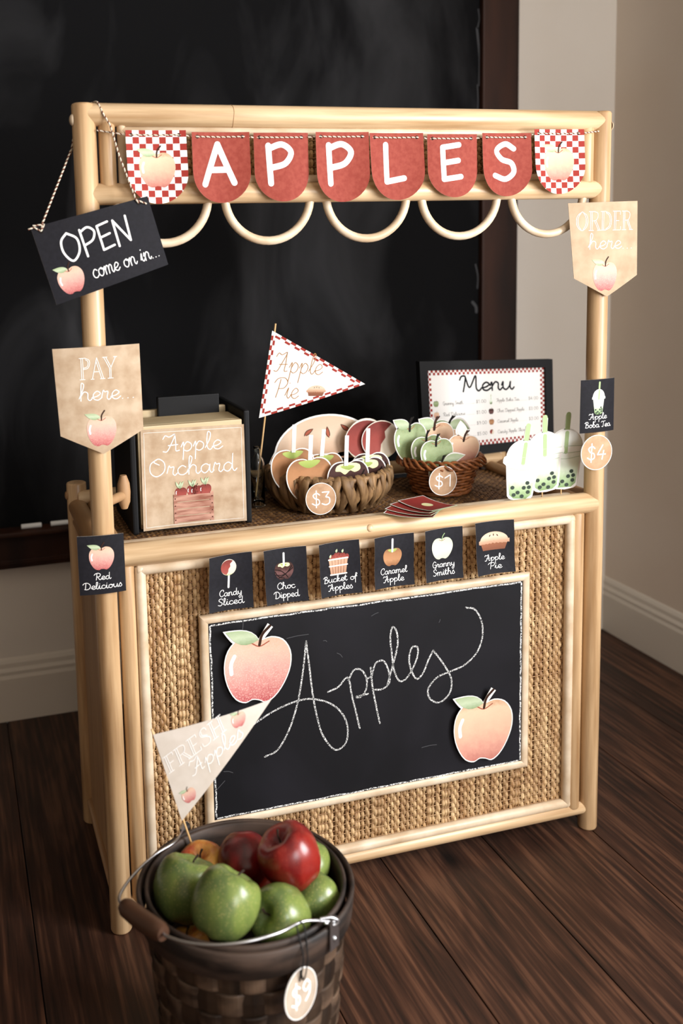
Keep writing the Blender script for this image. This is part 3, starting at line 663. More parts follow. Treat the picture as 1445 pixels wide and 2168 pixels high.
def weave(o, ux, uy, nn, W, H, pu, pv, amp, mt, seg=4, wid=1.06, thick=.0018, wire=.0011, jit=.15):
    q = MB(); nu, nv = int(W/pu), int(H/pv); o, ux, uy, nn = map(lambda z: np.array(z, float), (o, ux, uy, nn))
    for i in range(nu):
        x = (i+.5)*W/nu+random.uniform(-jit, jit)*pu; base = random.uniform(.35, .85); ph = i % 2
        if random.random() < .05: ph = 1-ph
        rows = []; wv = random.uniform(-.3, .3)*pu; wl = random.uniform(4, 9); wd = pu*wid*random.uniform(.85, 1.1)
        for j in range(nv*seg+1):
            y = j*H/(nv*seg); a = math.sin(math.pi*(j/seg+ph)+math.pi*0)
            z = amp*(a if a > 0 else .75*a); xx = x+wv*math.sin(y*wl*6)
            q.tt = min(1, max(0, base+random.uniform(-.18, .18)))
            if j % (seg*7) < seg and random.random() < .3: q.tt *= .5
            hw = wd*.5*(1 if a > -.2 else .82)
            rows.append([q.vert(o+ux*(xx-hw)+uy*y+nn*(z-thick)), q.vert(o+ux*(xx-hw*.35)+uy*y+nn*(z+thick*.25)), q.vert(o+ux*(xx+hw*.35)+uy*y+nn*(z+thick*.25)), q.vert(o+ux*(xx+hw)+uy*y+nn*(z-thick))])
        for j in range(nv*seg):
            for k in range(3): q.face((rows[j][k], rows[j][k+1], rows[j+1][k+1], rows[j+1][k]), mt, True)
    for j in range(nv):
        y = (j+.5)*H/nv; q.tt = random.uniform(.1, .45)
        q.tube([o+uy*y-nn*amp*.25, o+ux*W+uy*y-nn*amp*.25], wire, mt, 6, cap=False)
    q.tt = .0
    q.tt = .08
    ids = [q.vert(o-nn*.004), q.vert(o+ux*W-nn*.004), q.vert(o+ux*W+uy*H-nn*.004), q.vert(o+uy*H-nn*.004)]
    q.face(ids, mt)
    return q
for x, sg in ((0, -1), (W_, 1)):
    p = rod('post', (x, 0, 0), (x, 0, HZ), PR, 'wood_pole', n=28, e=.004)
    dome('screw_cap', V(x+sg*PR*.93, -.002, 1.2465), (sg, 0, 0), .0085, 'moulding', p, .6)
hr = rod('header_rail', (.0, 0, 1.2545), (W_, 0, 1.2545), .0165, 'wood_rail', n=28)
nx_ = at(495, 240, -.016)[0]; q = MB()
q.tube([V(nx_+.0006*math.sin(3*a), .0164*math.cos(a), 1.2545+.0164*math.sin(a)) for a in np.linspace(0, 2*math.pi, 40, endpoint=False)], .0006, 'plywood', 6, closed=True); q.build('node_ring', hr)
rod('header_rail', (.0, 0, 1.1435), (W_, 0, 1.1435), .0155, 'wood_rail', n=28)
for x in (.0315, W_-.0275): rod('header_strut', (x, 0, 1.153), (x, 0, 1.246), .0122, 'wood_pole')
for x in (.0525, W_-.0475): rod('header_moulding', (x, 0, 1.152), (x, 0, 1.243), .0065, 'moulding')
for z in (1.2325, 1.163): rod('header_moulding', (.048, 0, z), (W_-.043, 0, z), .0065, 'moulding')
weave((.055, .004, 1.165), (1, 0, 0), (0, 0, 1), (0, -1, 0), W_-.105, .066, .0062, .0066, .0013, 'cane').build('header_weave', st)['kind'] = 'stuff'
for i in range(5):
    cx = .110+.1608*i; q = MB()
    q.tube([V(cx-.0675*math.cos(t), 0, 1.138-.0665*math.sin(t)) for t in np.linspace(0, math.pi, 25)], .0066, 'moulding', 12)
    q.build('scallop', st)
# counter
rail = rod('counter_rail', (0, 0, ZC), (W_, 0, ZC), .0182, 'wood_rail', n=28)
pc = at(782, 1125, -.015); dome('screw_cap', V(pc[0], -.0165, ZC+.004), (0, -1, .25), .0062, 'wood_rail', rail, .6)
q = MB(); q.box((W_/2, .0285, ZC+.001), (W_-.04, .019, .024), 'moulding', bev=.005); q.build('counter_strip', st)
for x in (0, W_):
    sg = 1 if x == 0 else -1
    rod('side_rail', (x, 0, ZC), (x, D, ZC), .0165, 'wood_depth')
    rod('side_rail', (x+sg*.026, .018, ZC+.004), (x+sg*.026, D, ZC+.004), .0105, 'wood_depth')
    bp = rod('back_post', (x, D, 0), (x, D, .651), .0178, 'wood_pole', n=24)
    dome('screw_cap', V(x-sg*.0165, D, .628), (-sg, 0, 0), .0085, 'wood_depth', bp, .6)
    q = MB(); q.box((x+sg*.001, D/2, .325), (.007, D-.02, .55), 'plywood', bev=.001); q.build('side_panel', st)
    rod('side_moulding', (x-sg*.004, .012, ZB+.004), (x-sg*.004, D, ZB+.004), .0075, 'wood_depth')
    rod('side_moulding', (x-sg*.004, .012, ZC-.026), (x-sg*.004, D, ZC-.026), .0075, 'wood_depth')
rod('back_rail', (0, D-.012, ZC+.017), (W_, D-.012, ZC+.017), .0135, 'wood_rail')
rod('back_rail', (0, D, ZB), (W_, D, ZB), .012, 'wood_rail')
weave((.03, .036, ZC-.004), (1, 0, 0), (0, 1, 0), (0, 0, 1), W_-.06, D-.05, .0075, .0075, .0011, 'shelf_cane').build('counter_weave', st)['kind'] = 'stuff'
q = MB(); q.box((W_/2, D/2+.01, ZC-.016), (W_-.03, D-.03, .008), 'plywood'); q.build('shelf_board', st)
# T-shaped wooden peg on the inside of the left post
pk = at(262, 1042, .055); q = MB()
q.tube([V(.005, .012, pk[2]-.004), V(pk[0], pk[1], pk[2]-.004)], .0075, 'plywood', 14)  # darker brown than the post wood, standing in for shade on the peg
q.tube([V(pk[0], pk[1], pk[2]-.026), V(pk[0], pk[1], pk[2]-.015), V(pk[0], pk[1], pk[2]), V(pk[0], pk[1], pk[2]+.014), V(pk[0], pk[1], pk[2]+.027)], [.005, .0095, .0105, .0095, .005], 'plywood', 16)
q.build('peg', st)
# front panel
for x in (.0315, .8195): rod('panel_stile', (x, 0, ZB+.004), (x, 0, ZC-.014), .0128, 'wood_pole')
mz0, mz1, mx0, mx1 = .0575, .5825, .0525, .8045
for a, c in (((mx0, -.003, mz0-.006), (mx0, -.003, mz1+.006)), ((mx1, -.003, mz0-.006), (mx1, -.003, mz1+.006))): rod('panel_moulding', a, c, .0085, 'moulding')
for z in (mz0, mz1): rod('panel_moulding', (mx0-.006, -.003, z), (mx1+.006, -.003, z), .0085, 'moulding')
rod('bottom_rail', (0, 0, ZB), (W_, 0, ZB), .0118, 'wood_rail')
weave((.056, .003, .060), (1, 0, 0), (0, 0, 1), (0, -1, 0), .745, .520, .0060, .0085, .0017, 'cane', wire=.0009).build('front_weave', st)['kind'] = 'stuff'
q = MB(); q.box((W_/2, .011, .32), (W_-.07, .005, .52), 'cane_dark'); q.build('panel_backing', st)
bx0, bx1, bz0, bz1 = .1405, .7235, .1435, .4985
q = MB(); q.box(((bx0+bx1)/2, -.004, (bz0+bz1)/2), (bx1-bx0-.012, .008, bz1-bz0-.012), 'chalk_panel'); board = q.build('chalkboard_panel', st)
def mitre(a, c, nrm, wd=.0145, th=.0075, y=-.004):
    """half-round frame bar with mitred ends between outer corners a and c (x, z); nrm points inwards"""
    a, c, nrm = V(*a), V(*c), V(*nrm); d = (c-a)/np.linalg.norm(c-a); q = MB(); P = []
    for k in range(9):
        t = k/8*math.pi; off = wd/2-wd/2*math.cos(t); h = th*math.sin(t)**.6
        p0 = a+nrm*off+d*off; p1 = c+nrm*off-d*off
        P.append([V(p0[0], y-h, p0[1]), V(p1[0], y-h, p1[1])])
    q.grid(P, 'moulding', True)
    return q.build('board_frame', st)
mitre((bx0, bz0), (bx0, bz1), (1, 0)); mitre((bx1, bz0), (bx1, bz1), (-1, 0)); mitre((bx0, bz1), (bx1, bz1), (0, -1)); mitre((bx0, bz0), (bx1, bz0), (0, 1))
# chalk writing on the panel
bsh = Sheet(V(0, -.0083, 0), V(1, -.0083, 0), V(1, -.0083, 1), V(0, -.0083, 1))
def bpt(u, v): p = at(420+u/2.0643, 1280+v/2.0643, -.0083); return V(p[0], p[2])
CH = ["290 665 340 640 390 560 430 440 455 300 470 160", "470 160 485 280 500 400 520 500 545 575 600 635 640 610 652 545 630 480 580 435 490 412 420 425 330 465 230 530",
      "565 382 610 360 650 318 670 400 690 480 704 540", "655 330 680 285 710 285 735 330 728 380 705 405 688 404 740 390", "752 275 760 360 775 440 792 518",
      "757 310 775 255 805 245 830 290 832 345 800 370 770 372", "735 325 752 315", "825 350 850 260 870 170 862 110 848 98 838 140 845 220 855 290 880 335 905 325 940 270 958 215 955 185 935 185 920 230 930 290 955 325 980 300 1005 240 1025 200",
      "1025 200 1070 260 1105 330 1095 390 1050 428 1010 410 1003 370 1040 320 1100 292 1160 265 1215 210 1240 140 1235 70 1205 20 1168 13"]
def chalk_mat(name, lo_, hi_, sc):
    m = bpy.data.materials.new(name); m.use_nodes = True; N = m.node_tree.nodes; L = m.node_tree.links
    b_ = N['Principled BSDF']; b_.inputs['Base Color'].default_value = lin('#E6E6E3'); b_.inputs['Roughness'].default_value = .95
    tc = N.new('ShaderNodeTexCoord'); no = N.new('ShaderNodeTexNoise'); no.inputs['Scale'].default_value = sc; no.inputs['Detail'].default_value = 3; L.new(tc.outputs['Object'], no.inputs['Vector'])
    r = N.new('ShaderNodeValToRGB'); r.color_ramp.elements[0].position = lo_; r.color_ramp.elements[1].position = hi_
    L.new(no.outputs[0], r.inputs[0]); L.new(r.outputs[0], b_.inputs['Alpha']); MATS[name] = m
chalk_mat('chalk_line', .40, .60, 800); chalk_mat('chalk_edge', .38, .58, 420)
q = MB()
for s_ in CH:
    n = [float(t) for t in s_.split()]; pts = [bpt(n[i], n[i+1]) for i in range(0, len(n), 2)]
    stroke(q, bsh, smooth(pts, 7), .0029, 'chalk_line', 0)
q.build('chalk_lettering', board)
q = MB()
for a, c in (((bx0+.0175, bz0+.02), (bx0+.0165, bz1-.018)), ((bx0+.018, bz1-.0165), (bx1-.018, bz1-.0155)), ((bx1-.0165, bz0+.018), (bx1-.017, bz1-.018)), ((bx0+.02, bz0+.0165), (bx1-.02, bz0+.0155))):
    a, c = V(*a), V(*c); stroke(q, bsh, [a+(c-a)*t+V(random.uniform(-1, 1), random.uniform(-1, 1))*.0008 for t in np.linspace(0, 1, 40)], .0026, 'chalk_edge', .0001)
for u, v, u2, v2 in ((192, 65, 192, 110), (385, 148, 480, 130), (605, 212, 628, 230), (755, 50, 785, 35), (1055, 65, 1050, 78), (975, 625, 1040, 612), (75, 815, 115, 770), (545, 158, 560, 162), (110, 730, 150, 735)):
    stroke(q, bsh, smooth([bpt(u, v), (bpt(u, v)+bpt(u2, v2))/2+V(.001, .001), bpt(u2, v2)], 3), .0012, 'chalk_faint', .0001)
q.build('chalk_smudges', board)
# paper apples stuck on the chalkboard
def paper_apple(label, u, v, wpx, rot, body, y=-.0105):
    c = at(u, v, y); sc = wpx/FPX*np.linalg.norm(c-CAM)
    t = thing('paper_apple', label, 'paper apple', (c[0], y, c[2]), 'paper apples on the chalkboard')
    sh = Sheet(V(c[0]-.1, y, c[2]-.1), V(c[0]+.1, y, c[2]-.1), V(c[0]+.1, y, c[2]+.1), V(c[0]-.1, y, c[2]+.1), lambda a, b_: .0015+.05*((a-.5)**2+(b_-.5)**2))
    sh.w = sh.h = .2; ww, hh = sc, sc*1.02
    q = MB(); paper(q, sh, apple_cut_outline(.1, .1, ww, hh, rot, 1.035), 'paper_white', .0008)
    e = lambda p: xf([p], .1, .1, ww, hh, rot)[0]
    paper(q, sh, leafpts(*e((0, .4)), *e((-.6, .57)), ww*.27), 'paper_white', .0008)
    paper(q, sh, [e((-.04, .4)), e((.04, .4)), e((.17, .62)), e((.08, .68))], 'paper_white', .0008)
    q.build('cutout', t); q = MB(); apple_print(q, sh, .1, .1, ww, body, hh, rot, .0005); q.build('apple_print', t)
paper_apple('larger pink-red paper apple with a leaf, near the upper left of the chalkboard panel', 543, 1412, 138, -.12, 'print_red_apple')
paper_apple('smaller peach paper apple with a leaf, near the lower right of the chalkboard panel', 1019, 1541, 124, -.06, 'print_peach_apple')

# ------------------------------------------------------------------ signs and cards
def card_thing(name, label, cat, sh, outline, mt, group=None, th=.0007, edge='paper_white', part='card'):
    base = sh.P(sh.w/2, 0)
    t = thing(name, label, cat, base, group); q = MB(); paper(q, sh, outline, mt, th, 'paper_white', edge=edge); q.build(part, t); return t
# bunting
FL = [(264, 392, 276, 432, '*'), (404, 526, 280, 430, 'A'), (537, 652, 281, 427, 'P'), (666, 778, 280, 428, 'P'), (780, 893, 282, 424, 'L'), (905, 1010, 284, 418, 'E'), (1018, 1121, 282, 416, 'S'), (1128, 1233, 274, 411, '*')]
YF_ = -.0225
bt = thing('bunting', 'paper bunting spelling APPLES in white letters on red flags, across the stall header', 'bunting', (W_/2, YF_, 1.13))
cordp = [V(.016, -.014, 1.2315)]
for i, (xa, xb, ya, yb, ch) in enumerate(FL):
    y = YF_-.0012*(i % 2)
    tl, tr = at(xa, ya, y), at(xb, ya, y); bo = at((xa+xb)/2, yb, y); wdt = tr[0]-tl[0]; hgt = (tl[2]+tr[2])/2-bo[2]
    lean = (random.random()-.5)*.004
    sh = Sheet(V(tl[0]+lean, y, bo[2]), V(tr[0]+lean, y, bo[2]), V(tr[0], y, tr[2]), V(tl[0], y, tl[2]), (lambda k: (lambda u, v: .009*k*(u-.5)**2*4*(1-v*.6)+.004*(1-v)*(1-v)-.0))(1 if i not in (2, 5) else -.5))
    r = sh.w/2; out = [(sh.w, sh.h), (0, sh.h)]+[(0, r*1.0+(sh.h-r)*(1-k/4)) for k in range(1, 4)]+[(r-r*math.cos(t), r-r*math.sin(t)) for t in np.linspace(0, math.pi, 20)]+[(sh.w, r+(sh.h-r)*k/4) for k in range(1, 4)]
    q = MB(); paper(q, sh, out, 'check_flag' if ch == '*' else 'bunting_red', .0006, 'paper_white', rings=4, edge='paper_white')
    f = q.build('flag', bt)
    hy = sh.h-.0065; h1, h2 = .0085, sh.w-.0105
    for hx_ in (h1, h2): q = MB(); fill(q, sh, circ(hx_, hy, .0026, 12), 'print_stem_black', .0004, 1); q.build('punch_hole', f)
    q = MB()
    if ch == '*': apple_print(q, sh, sh.w*.5, sh.h*.47, sh.w*.6, 'print_peach_apple'); q.build('apple_print', f)
    else: put_text(q, sh, ch, MARKER, sh.h*.56, sh.w*.5, sh.h*.27, sh.h*.088, 'print_white', .0004, rot=.02); q.build('letter', f)
    cordp += [sh.P(h1-.006, hy, -.0022), sh.P(h1, hy, .0008), sh.P(h1+.004, hy, .0016), sh.P(sh.w/2, hy-.0003, .0016), sh.P(h2-.004, hy, .0016), sh.P(h2, hy, .0008), sh.P(h2+.006, hy, -.0022)]
cordp.append(V(W_-.014, -.014, 1.2365))
q = MB(); twine(q, cordp, .0011); q.build('cord', bt)

# OPEN sign with its hanging twine
sh = px_sheet(-.041, (120, 646), (356, 560), (312, 415), (65, 483), lambda u, v: .004*math.sin(u*3.1))
t = card_thing('open_sign', 'tilted black OPEN come on in sign hanging on twine from the left post', 'sign', sh, rect(sh.w, sh.h), 'card_black', th=.0018)
q = MB(); put_text(q, sh, 'OPEN', MARKER, sh.h*.36, sh.w*.49, sh.h*.46, .0030, 'print_white', .0005, fitw=sh.w*.62)
put_text(q, sh, 'come on in...', SCRIPT, .0118, sh.w*.66, sh.h*.16, .0014, 'print_white', .0005, fitw=sh.w*.6); q.build('lettering', t)
q = MB(); apple_print(q, sh, sh.w*.18, sh.h*.24, sh.w*.22); q.build('apple_print', t)
h1, h2 = sh.P(sh.w*.07, sh.h*.93, .0006), sh.P(sh.w*.91, sh.h*.94, .0006)
for hx_, hy in ((sh.w*.07, sh.h*.93), (sh.w*.91, sh.h*.94)): q = MB(); fill(q, sh, circ(hx_, hy, .0032, 12), 'print_stem_black', .0005, 1); q.build('punch_hole', t)
q = MB(); pl = at(153, 318, .012); pt_ = at(203, 226, -.006)
twine(q, [h1+V(0, -.001, 0), sh.P(sh.w*.10, sh.h*1.02, .003), V(pl[0]-.002, pl[1], pl[2]), V(-.0185, .016, 1.2), V(-.006, .0195, 1.262), V(.012, .0195, 1.272), V(.0185, .005, 1.2735), V(.0195, -.009, 1.2705), V(.0245, -.018, 1.255), V(.034, -.0195, 1.238), at(252, 330, -.034), h2+V(-.004, -.002, .004), h2+V(0, -.001, 0)], .0013)
twine(q, [h1, sh.P(.004, sh.h*1.0, .003), sh.P(-.004, sh.h*.99, .004)], .0012); twine(q, [h1, sh.P(sh.w*.11, sh.h*1.0, .004), sh.P(sh.w*.02, sh.h*1.02, .004)], .0012)
twine(q, [h2+V(-.003, -.002, .004), sh.P(sh.w*.97, sh.h*.9, .004)], .0012)
q.build('twine', t)

def pennant(name, label, Y, tl, tr, br, tip, bl, mt, head):
    c = [at(*z, Y) for z in (tl, tr, br, tip, bl)]
    x0, x1 = min(q[0] for q in c), max(q[0] for q in c); z0 = c[3][2]; z1 = max(c[0][2], c[1][2])
    sh = Sheet(V(x0, Y, z0), V(x1, Y, z0), V(x1, Y, z1), V(x0, Y, z1), lambda u, v: -.022*(u-.5)**2)
    out = dens([(q[0]-x0, q[2]-z0) for q in c], .012)
    t = card_thing(name, label, 'sign', sh, out, mt)
    q = MB(); put_text(q, sh, head, INLINE, sh.h*.195, sh.w*.5, sh.h*.70, .0008, 'print_white', .0005, fitw=sh.w*(.42 if head == 'PAY' else .8))
    put_text(q, sh, 'here...', SCRIPT, sh.h*.082, sh.w*.6, sh.h*.505, .0013, 'print_white', .0005, fitw=sh.w*.66); q.build('lettering', t)
    q = MB(); apple_print(q, sh, sh.w*.51, sh.h*.22, sh.w*.34, h_=sh.w*.36, leaf='print_leaf'); q.build('apple_print', t)
pennant('pay_sign', 'kraft pennant sign reading PAY here on the left post', -.0235, (111, 740), (296, 728), (305, 910), (220, 961), (129, 925), 'kraft', 'PAY')
pennant('order_sign', 'pale kraft pennant sign reading ORDER here on the right post', -.0235, (1206, 430), (1353, 425), (1352, 582), (1284, 628), (1217, 590), 'kraft_light', 'ORDER')

def small_card(label, Y, bl, br, tr, tl, lines, pic, curl=None, size=.0080, ty=.25):
    sh = px_sheet(Y, bl, br, tr, tl, curl)
    t = card_thing('product_card', label, 'card', sh, rect(sh.w, sh.h), 'card_black', 'black product cards on the stall')
    q = MB()
    for i, L in enumerate(lines): put_text(q, sh, L, SCRIPT, size*.66, sh.w*.5, sh.h*(ty-.155*i), .0009, 'print_white', .0005, fitw=sh.w*(.1+.082*len(L)))
    q.build('lettering', t); q = MB(); pic(q, sh); q.build('picture', t); return t
cc = lambda u, v: .006*(v-.5)**2*4*(1 if v < .5 else -.5)+.004*(u-.5)**2*4-.002
small_card('black Red Delicious card low on the left post', -.0245, (170, 1263), (268, 1252), (262, 1130), (163, 1138), ['Red', 'Delicious'], lambda q, s_: apple_print(q, s_, s_.w*.5, s_.h*.62, s_.w*.54), lambda u, v: -.004*(u-.5)**2*4)
small_card('black Apple Boba Tea card on the right post', -.0225, (1229, 919), (1301, 911), (1303, 800), (1232, 806), ['Apple', 'Boba Tea'], lambda q, s_: boba_print(q, s_, s_.w*.5, s_.h*.58, s_.h*.5), lambda u, v: -.004*(u-.5)**2*4)
def bucket_pic(q, s_):
    w_, h_ = s_.w, s_.h; f = lambda L: xf(L, w_*.48, h_*.58, w_*.5)
    for x, y in ((-.3, .32), (-.05, .4), (.2, .36), (.36, .3), (.05, .28)): apple_print(q, s_, *f([(x, y)])[0], w_*.16, 'print_candy', leaf=None, shine=False)
    for x, y in ((-.42, .4), (-.1, .62), (.2, .58)): fill(q, s_, leafpts(*f([(x, y-.08)])[0], *f([(x+.06, y+.1)])[0], w_*.05), 'print_leaf', .0012, 1)
    fill(q, s_, f([(-.4, -.5), (.34, -.5), (.46, .3), (-.5, .3)]), 'print_crust', .0014, 2)
    for k in range(1, 6): stroke(q, s_, f([(-.5+.16*k, .3), (-.4+.123*k, -.5)]), .0006, 'print_crust_dark', .0016)
    for y, a in ((.26, .5), (-.05, .47), (-.46, .42)): stroke(q, s_, f([(-a, y), (a-.05, y)]), .0022, 'print_cream', .0018)
small_card('black Candy Sliced card, leftmost of six cards under the counter rail', -.031, (440, 1296), (534, 1282), (533, 1168), (443, 1183), ['Candy', 'Sliced'], lambda q, s_: pome_print(q, s_, s_.w*.46, s_.h*.77, s_.w*.36, 'candy'), cc)
small_card('black Choc Dipped card, second of six under the counter rail', -.031, (562, 1280), (650, 1268), (648, 1156), (558, 1168), ['Choc', 'Dipped'], lambda q, s_: pome_print(q, s_, s_.w*.47, s_.h*.59, s_.w*.45, 'choc'), cc)
small_card('black Bucket of Apples card, third of six under the counter rail', -.031, (677, 1264), (763, 1251), (760, 1142), (675, 1155), ['Bucket of', 'Apples'], bucket_pic, cc)
small_card('black Caramel Apple card, fourth of six under the counter rail', -.031, (790, 1246), (873, 1234), (876, 1128), (793, 1141), ['Caramel', 'Apple'], lambda q, s_: pome_print(q, s_, s_.w*.47, s_.h*.58, s_.w*.47, 'caramel'), cc)
small_card('black Granny Smiths card, fifth of six under the counter rail', -.031, (898, 1232), (976, 1220), (979, 1114), (900, 1126), ['Granny', 'Smiths'], lambda q, s_: apple_print(q, s_, s_.w*.47, s_.h*.62, s_.w*.56, 'print_pale_apple', leaf=None, stem='print_leaf'), cc)
small_card('black Apple Pie card, rightmost of six cards under the counter rail', -.031, (1007, 1218), (1086, 1207), (1088, 1100), (1006, 1109), ['Apple', 'Pie'], lambda q, s_: pie_print(q, s_, s_.w*.48, s_.h*.62, s_.w*.8), cc)

def disc(label, c, r, nrm, txt, mt='kraft_disc', upv=(0, 0, 1), size=.8, squash=1.):
    nrm = V(*nrm); nrm /= np.linalg.norm(nrm); upv = V(*upv); upv = upv-nrm*(upv@nrm); upv /= np.linalg.norm(upv); rx = np.cross(upv, nrm); c = V(*c)
    sh = Sheet(c-rx*r-upv*r, c+rx*r-upv*r, c+rx*r+upv*r, c-rx*r+upv*r)
    t = thing('price_disc', label, 'price tag', c-upv*r, 'round price tags'); q = MB(); paper(q, sh, circ(r, r, r, 40), mt, .0012, 'paper_white', edge='paper_white')
    fill_ring = [(a, b_) for a, b_ in circ(r, r, r*.985, 48)]
    stroke(q, sh, [V(*p) for p in fill_ring+[fill_ring[0]]], r*.035, 'print_white', .0004, caps=False); q.build('disc', t)
    q = MB(); put_text(q, sh, txt, PRICE, r*size, r, r*(1-size*.5), r*.075, 'print_white', .0005, slant=.04, fitw=r*1.25); q.build('lettering', t); return t, sh
c = at(1262, 958, -.0195); disc('round pale kraft price tag reading $4 on the right post', (c[0], -.0195, c[2]), .0305, (-.02, -1, 0), '$4', 'kraft_disc_light')

# ------------------------------------------------------------------ toy cash register with its sign
CT = ZC-.0015                                          # woven counter surface
ry = .104; rx0, rx1, rz1 = .073, .253, .783
rg = thing('toy_cash_register', 'toy till with pale wood body, black sides and black display, on the counter left', 'toy till', ((rx0+rx1)/2, ry+.09, CT))
q = MB(); q.box(((rx0+rx1)/2, ry+.045, (CT+.006+rz1)/2), (rx1-rx0-.008, .075, rz1-CT-.006), 'register_wood', bev=.002); body = q.build('body', rg)
q = MB(); q.box(((rx0+rx1)/2, ry+.005, CT+.006+.09), (rx1-rx0-.006, .012, .162), 'register_wood', bev=.002); q.build('drawer_front', rg)
for x, top in ((rx0-.006, .792), (rx1+.004, .797)):
    q = MB(); q.box((x, ry+.08, (CT+.001+top)/2), (.010, .17, top-CT-.001), 'register_black', bev=.003); q.build('side_panel', rg)
q = MB(); q.box(((rx0+rx1)/2, ry+.09, CT+.004), (rx1-rx0+.012, .16, .006), 'register_black'); q.build('base', rg)
dl, dr = at(332, 852, ry+.09), at(462, 852, ry+.09)
q = MB(); q.box(((dl[0]+dr[0])/2, ry+.09, .795), (dr[0]-dl[0], .012, .040), 'register_black', bev=.002); q.build('display', rg)
q = MB(); q.box(((rx0+rx1)/2, ry+.103, .781), (rx1-rx0-.008, .012, .022), 'register_wood', bev=.002); q.build('back_ledge', rg)
sh = px_sheet(ry-.0035, (303, 1124), (521, 1101), (516, 898), (297, 911), lambda u, v: .004*(2*abs(u-.5))**3*(1-v))
t = card_thing('orchard_sign', 'kraft square sign reading Apple Orchard on the front of the toy till', 'sign', sh, rect(sh.w, sh.h), 'kraft')
q = MB(); put_text(q, sh, 'Apple', SCRIPT, .0150, sh.w*.5, sh.h*.765, .0016, 'print_white', .0005, fitw=sh.w*.56)
put_text(q, sh, 'Orchard', SCRIPT, .0150, sh.w*.49, sh.h*.53, .0016, 'print_white', .0005, fitw=sh.w*.84)
mg = .005; bl_ = [V(mg, mg), V(sh.w-mg, mg), V(sh.w-mg, sh.h-mg), V(mg, sh.h-mg), V(mg, mg)]; stroke(q, sh, dens(bl_, .01, False), .0005, 'print_white', .0004, caps=False)
q.build('lettering', t)
q = MB(); f = lambda L: xf(L, sh.w*.49, sh.h*.2, sh.w*.36)
for x, y in ((-.34, .38), (.08, .4), (-.02, .42), (.32, .42)): apple_print(q, sh, *f([(x, y)])[0], sh.w*.115, 'print_candy', leaf=None, shine=True, lift=.0004)
for x, y in ((-.36, .6), (-.02, .62), (.32, .66)):
    for a in (-.12, .02, .1): fill(q, sh, leafpts(*f([(x, y-.1)])[0], *f([(x+a, y+.1)])[0], .004), 'print_leaf', .0014, 1)
for k in range(4): fill(q, sh, f([(-.46, -.4+k*.185), (.46, -.4+k*.185), (.47, -.235+k*.185), (-.47, -.235+k*.185)]), 'print_crate', .0016, 2)
for x in (-.5, .48): fill(q, sh, f([(x-.04, -.42), (x+.05, -.42), (x+.05, .36), (x-.04, .36)]), 'print_crate', .0018, 1)
for x in (-.5, .49):
    for k in range(4): fill(q, sh, circ(*f([(x, -.33+k*.19)])[0], .0012, 8), 'print_crate_dark', .0021, 1)
q.build('crate_picture', t)

# ------------------------------------------------------------------ bottle with the Apple Pie flag
bc = V(.303, .198, CT+.0012)
q = MB(); prof = [(0, 0), (.0115, 0), (.0125, .002), (.0125, .078), (.0105, .086), (.0062, .092), (.0058, .102), (.0072, .104), (.0072, .108), (.0052, .108), (.0046, .1), (.0050, .091), (.0088, .084), (.0108, .077), (.0108, .004), (0, .004)]
q.lathe(prof, bc, 'glass', 32)
bo = tag(q.build('glass_bottle', root=None), 'small clear glass bottle holding the Apple Pie flag, beside the till', 'bottle')
def flag(name, label, Y, stick_top, stick_bot, tl, tip, bl, mt, s, rad=.0016):
    a, b_ = at(*stick_top, Y), at(*stick_bot[:2], stick_bot[2] if len(stick_bot) > 2 else Y)
    t = thing(name, label, 'flag', b_)
    q = MB(); q.tube([a, b_], rad, 'stick_wood', 10); q.build('stick', t)
    Yf = Y-rad-.0008; TL, TP, BL = at(*tl, Yf), at(*tip, Yf-.01), at(*bl, Yf); e = TP-(BL+(TL-BL)*s)
    sh = Sheet(BL, BL+e, TL+e, TL, lambda u, v: .006*math.sin(u*3.0))
    out = dens([(0, 0), (sh.w, s*sh.h), (0, sh.h)], .006); q = MB(); paper(q, sh, out, mt, .0006, 'paper_white', rings=6, edge='paper_white')
    q.build('pennant', t); return t, sh
t, sh = flag('pie_flag', 'white triangular flag with red check border reading Apple Pie, on a stick in the bottle', .198, (583, 685), (541, 1055), (576, 700), (772, 813), (548, 885), 'paper_white', .40)
q = MB()
def border(A, B, inn, n, wd):
    A, B, inn = V(*A), V(*B), V(*inn)
    for i in range(n):
        for r_ in range(2):
            if (i+r_) % 2: continue
            c = [A+(B-A)*(i/n)+inn*wd*r_, A+(B-A)*((i+1)/n)+inn*wd*r_, A+(B-A)*((i+1)/n)+inn*wd*(r_+1), A+(B-A)*(i/n)+inn*wd*(r_+1)]
            c = [p for p in c]
            if any(p[0] < -1e-6 or p[1] < p[0]/sh.w*.40*sh.h-1e-4 or p[1] > sh.h-(p[0]/sh.w)*.60*sh.h+1e-4 for p in c): continue
            fill(q, sh, c, 'print_check_red', .0005, 1)
n1 = V(.6*sh.h, sh.w); n1 = -n1/np.linalg.norm(n1); n2 = V(-.40*sh.h, sh.w); n2 /= np.linalg.norm(n2)
border((0, 0), (0, sh.h), (1, 0), 18, .0038); border((0, sh.h), (sh.w, .40*sh.h), n1, 20, .0038); border((0, 0), (sh.w, .40*sh.h), n2, 18, .0038)
o = q.build('check_border', t); o['kind'] = 'stuff'
q = MB(); put_text(q, sh, 'Apple', SCRIPT, .0185, sh.w*.31, sh.h*.52, .0013, 'print_tan_line', .0005, rot=-.05, fitw=sh.w*.46)
put_text(q, sh, 'Pie', SCRIPT, .0185, sh.w*.22, sh.h*.235, .0013, 'print_tan_line', .0005, rot=-.05, fitw=sh.w*.24); q.build('lettering', t)
q = MB(); pie_print(q, sh, sh.w*.51, sh.h*.32, sh.w*.19); q.build('pie_picture', t)

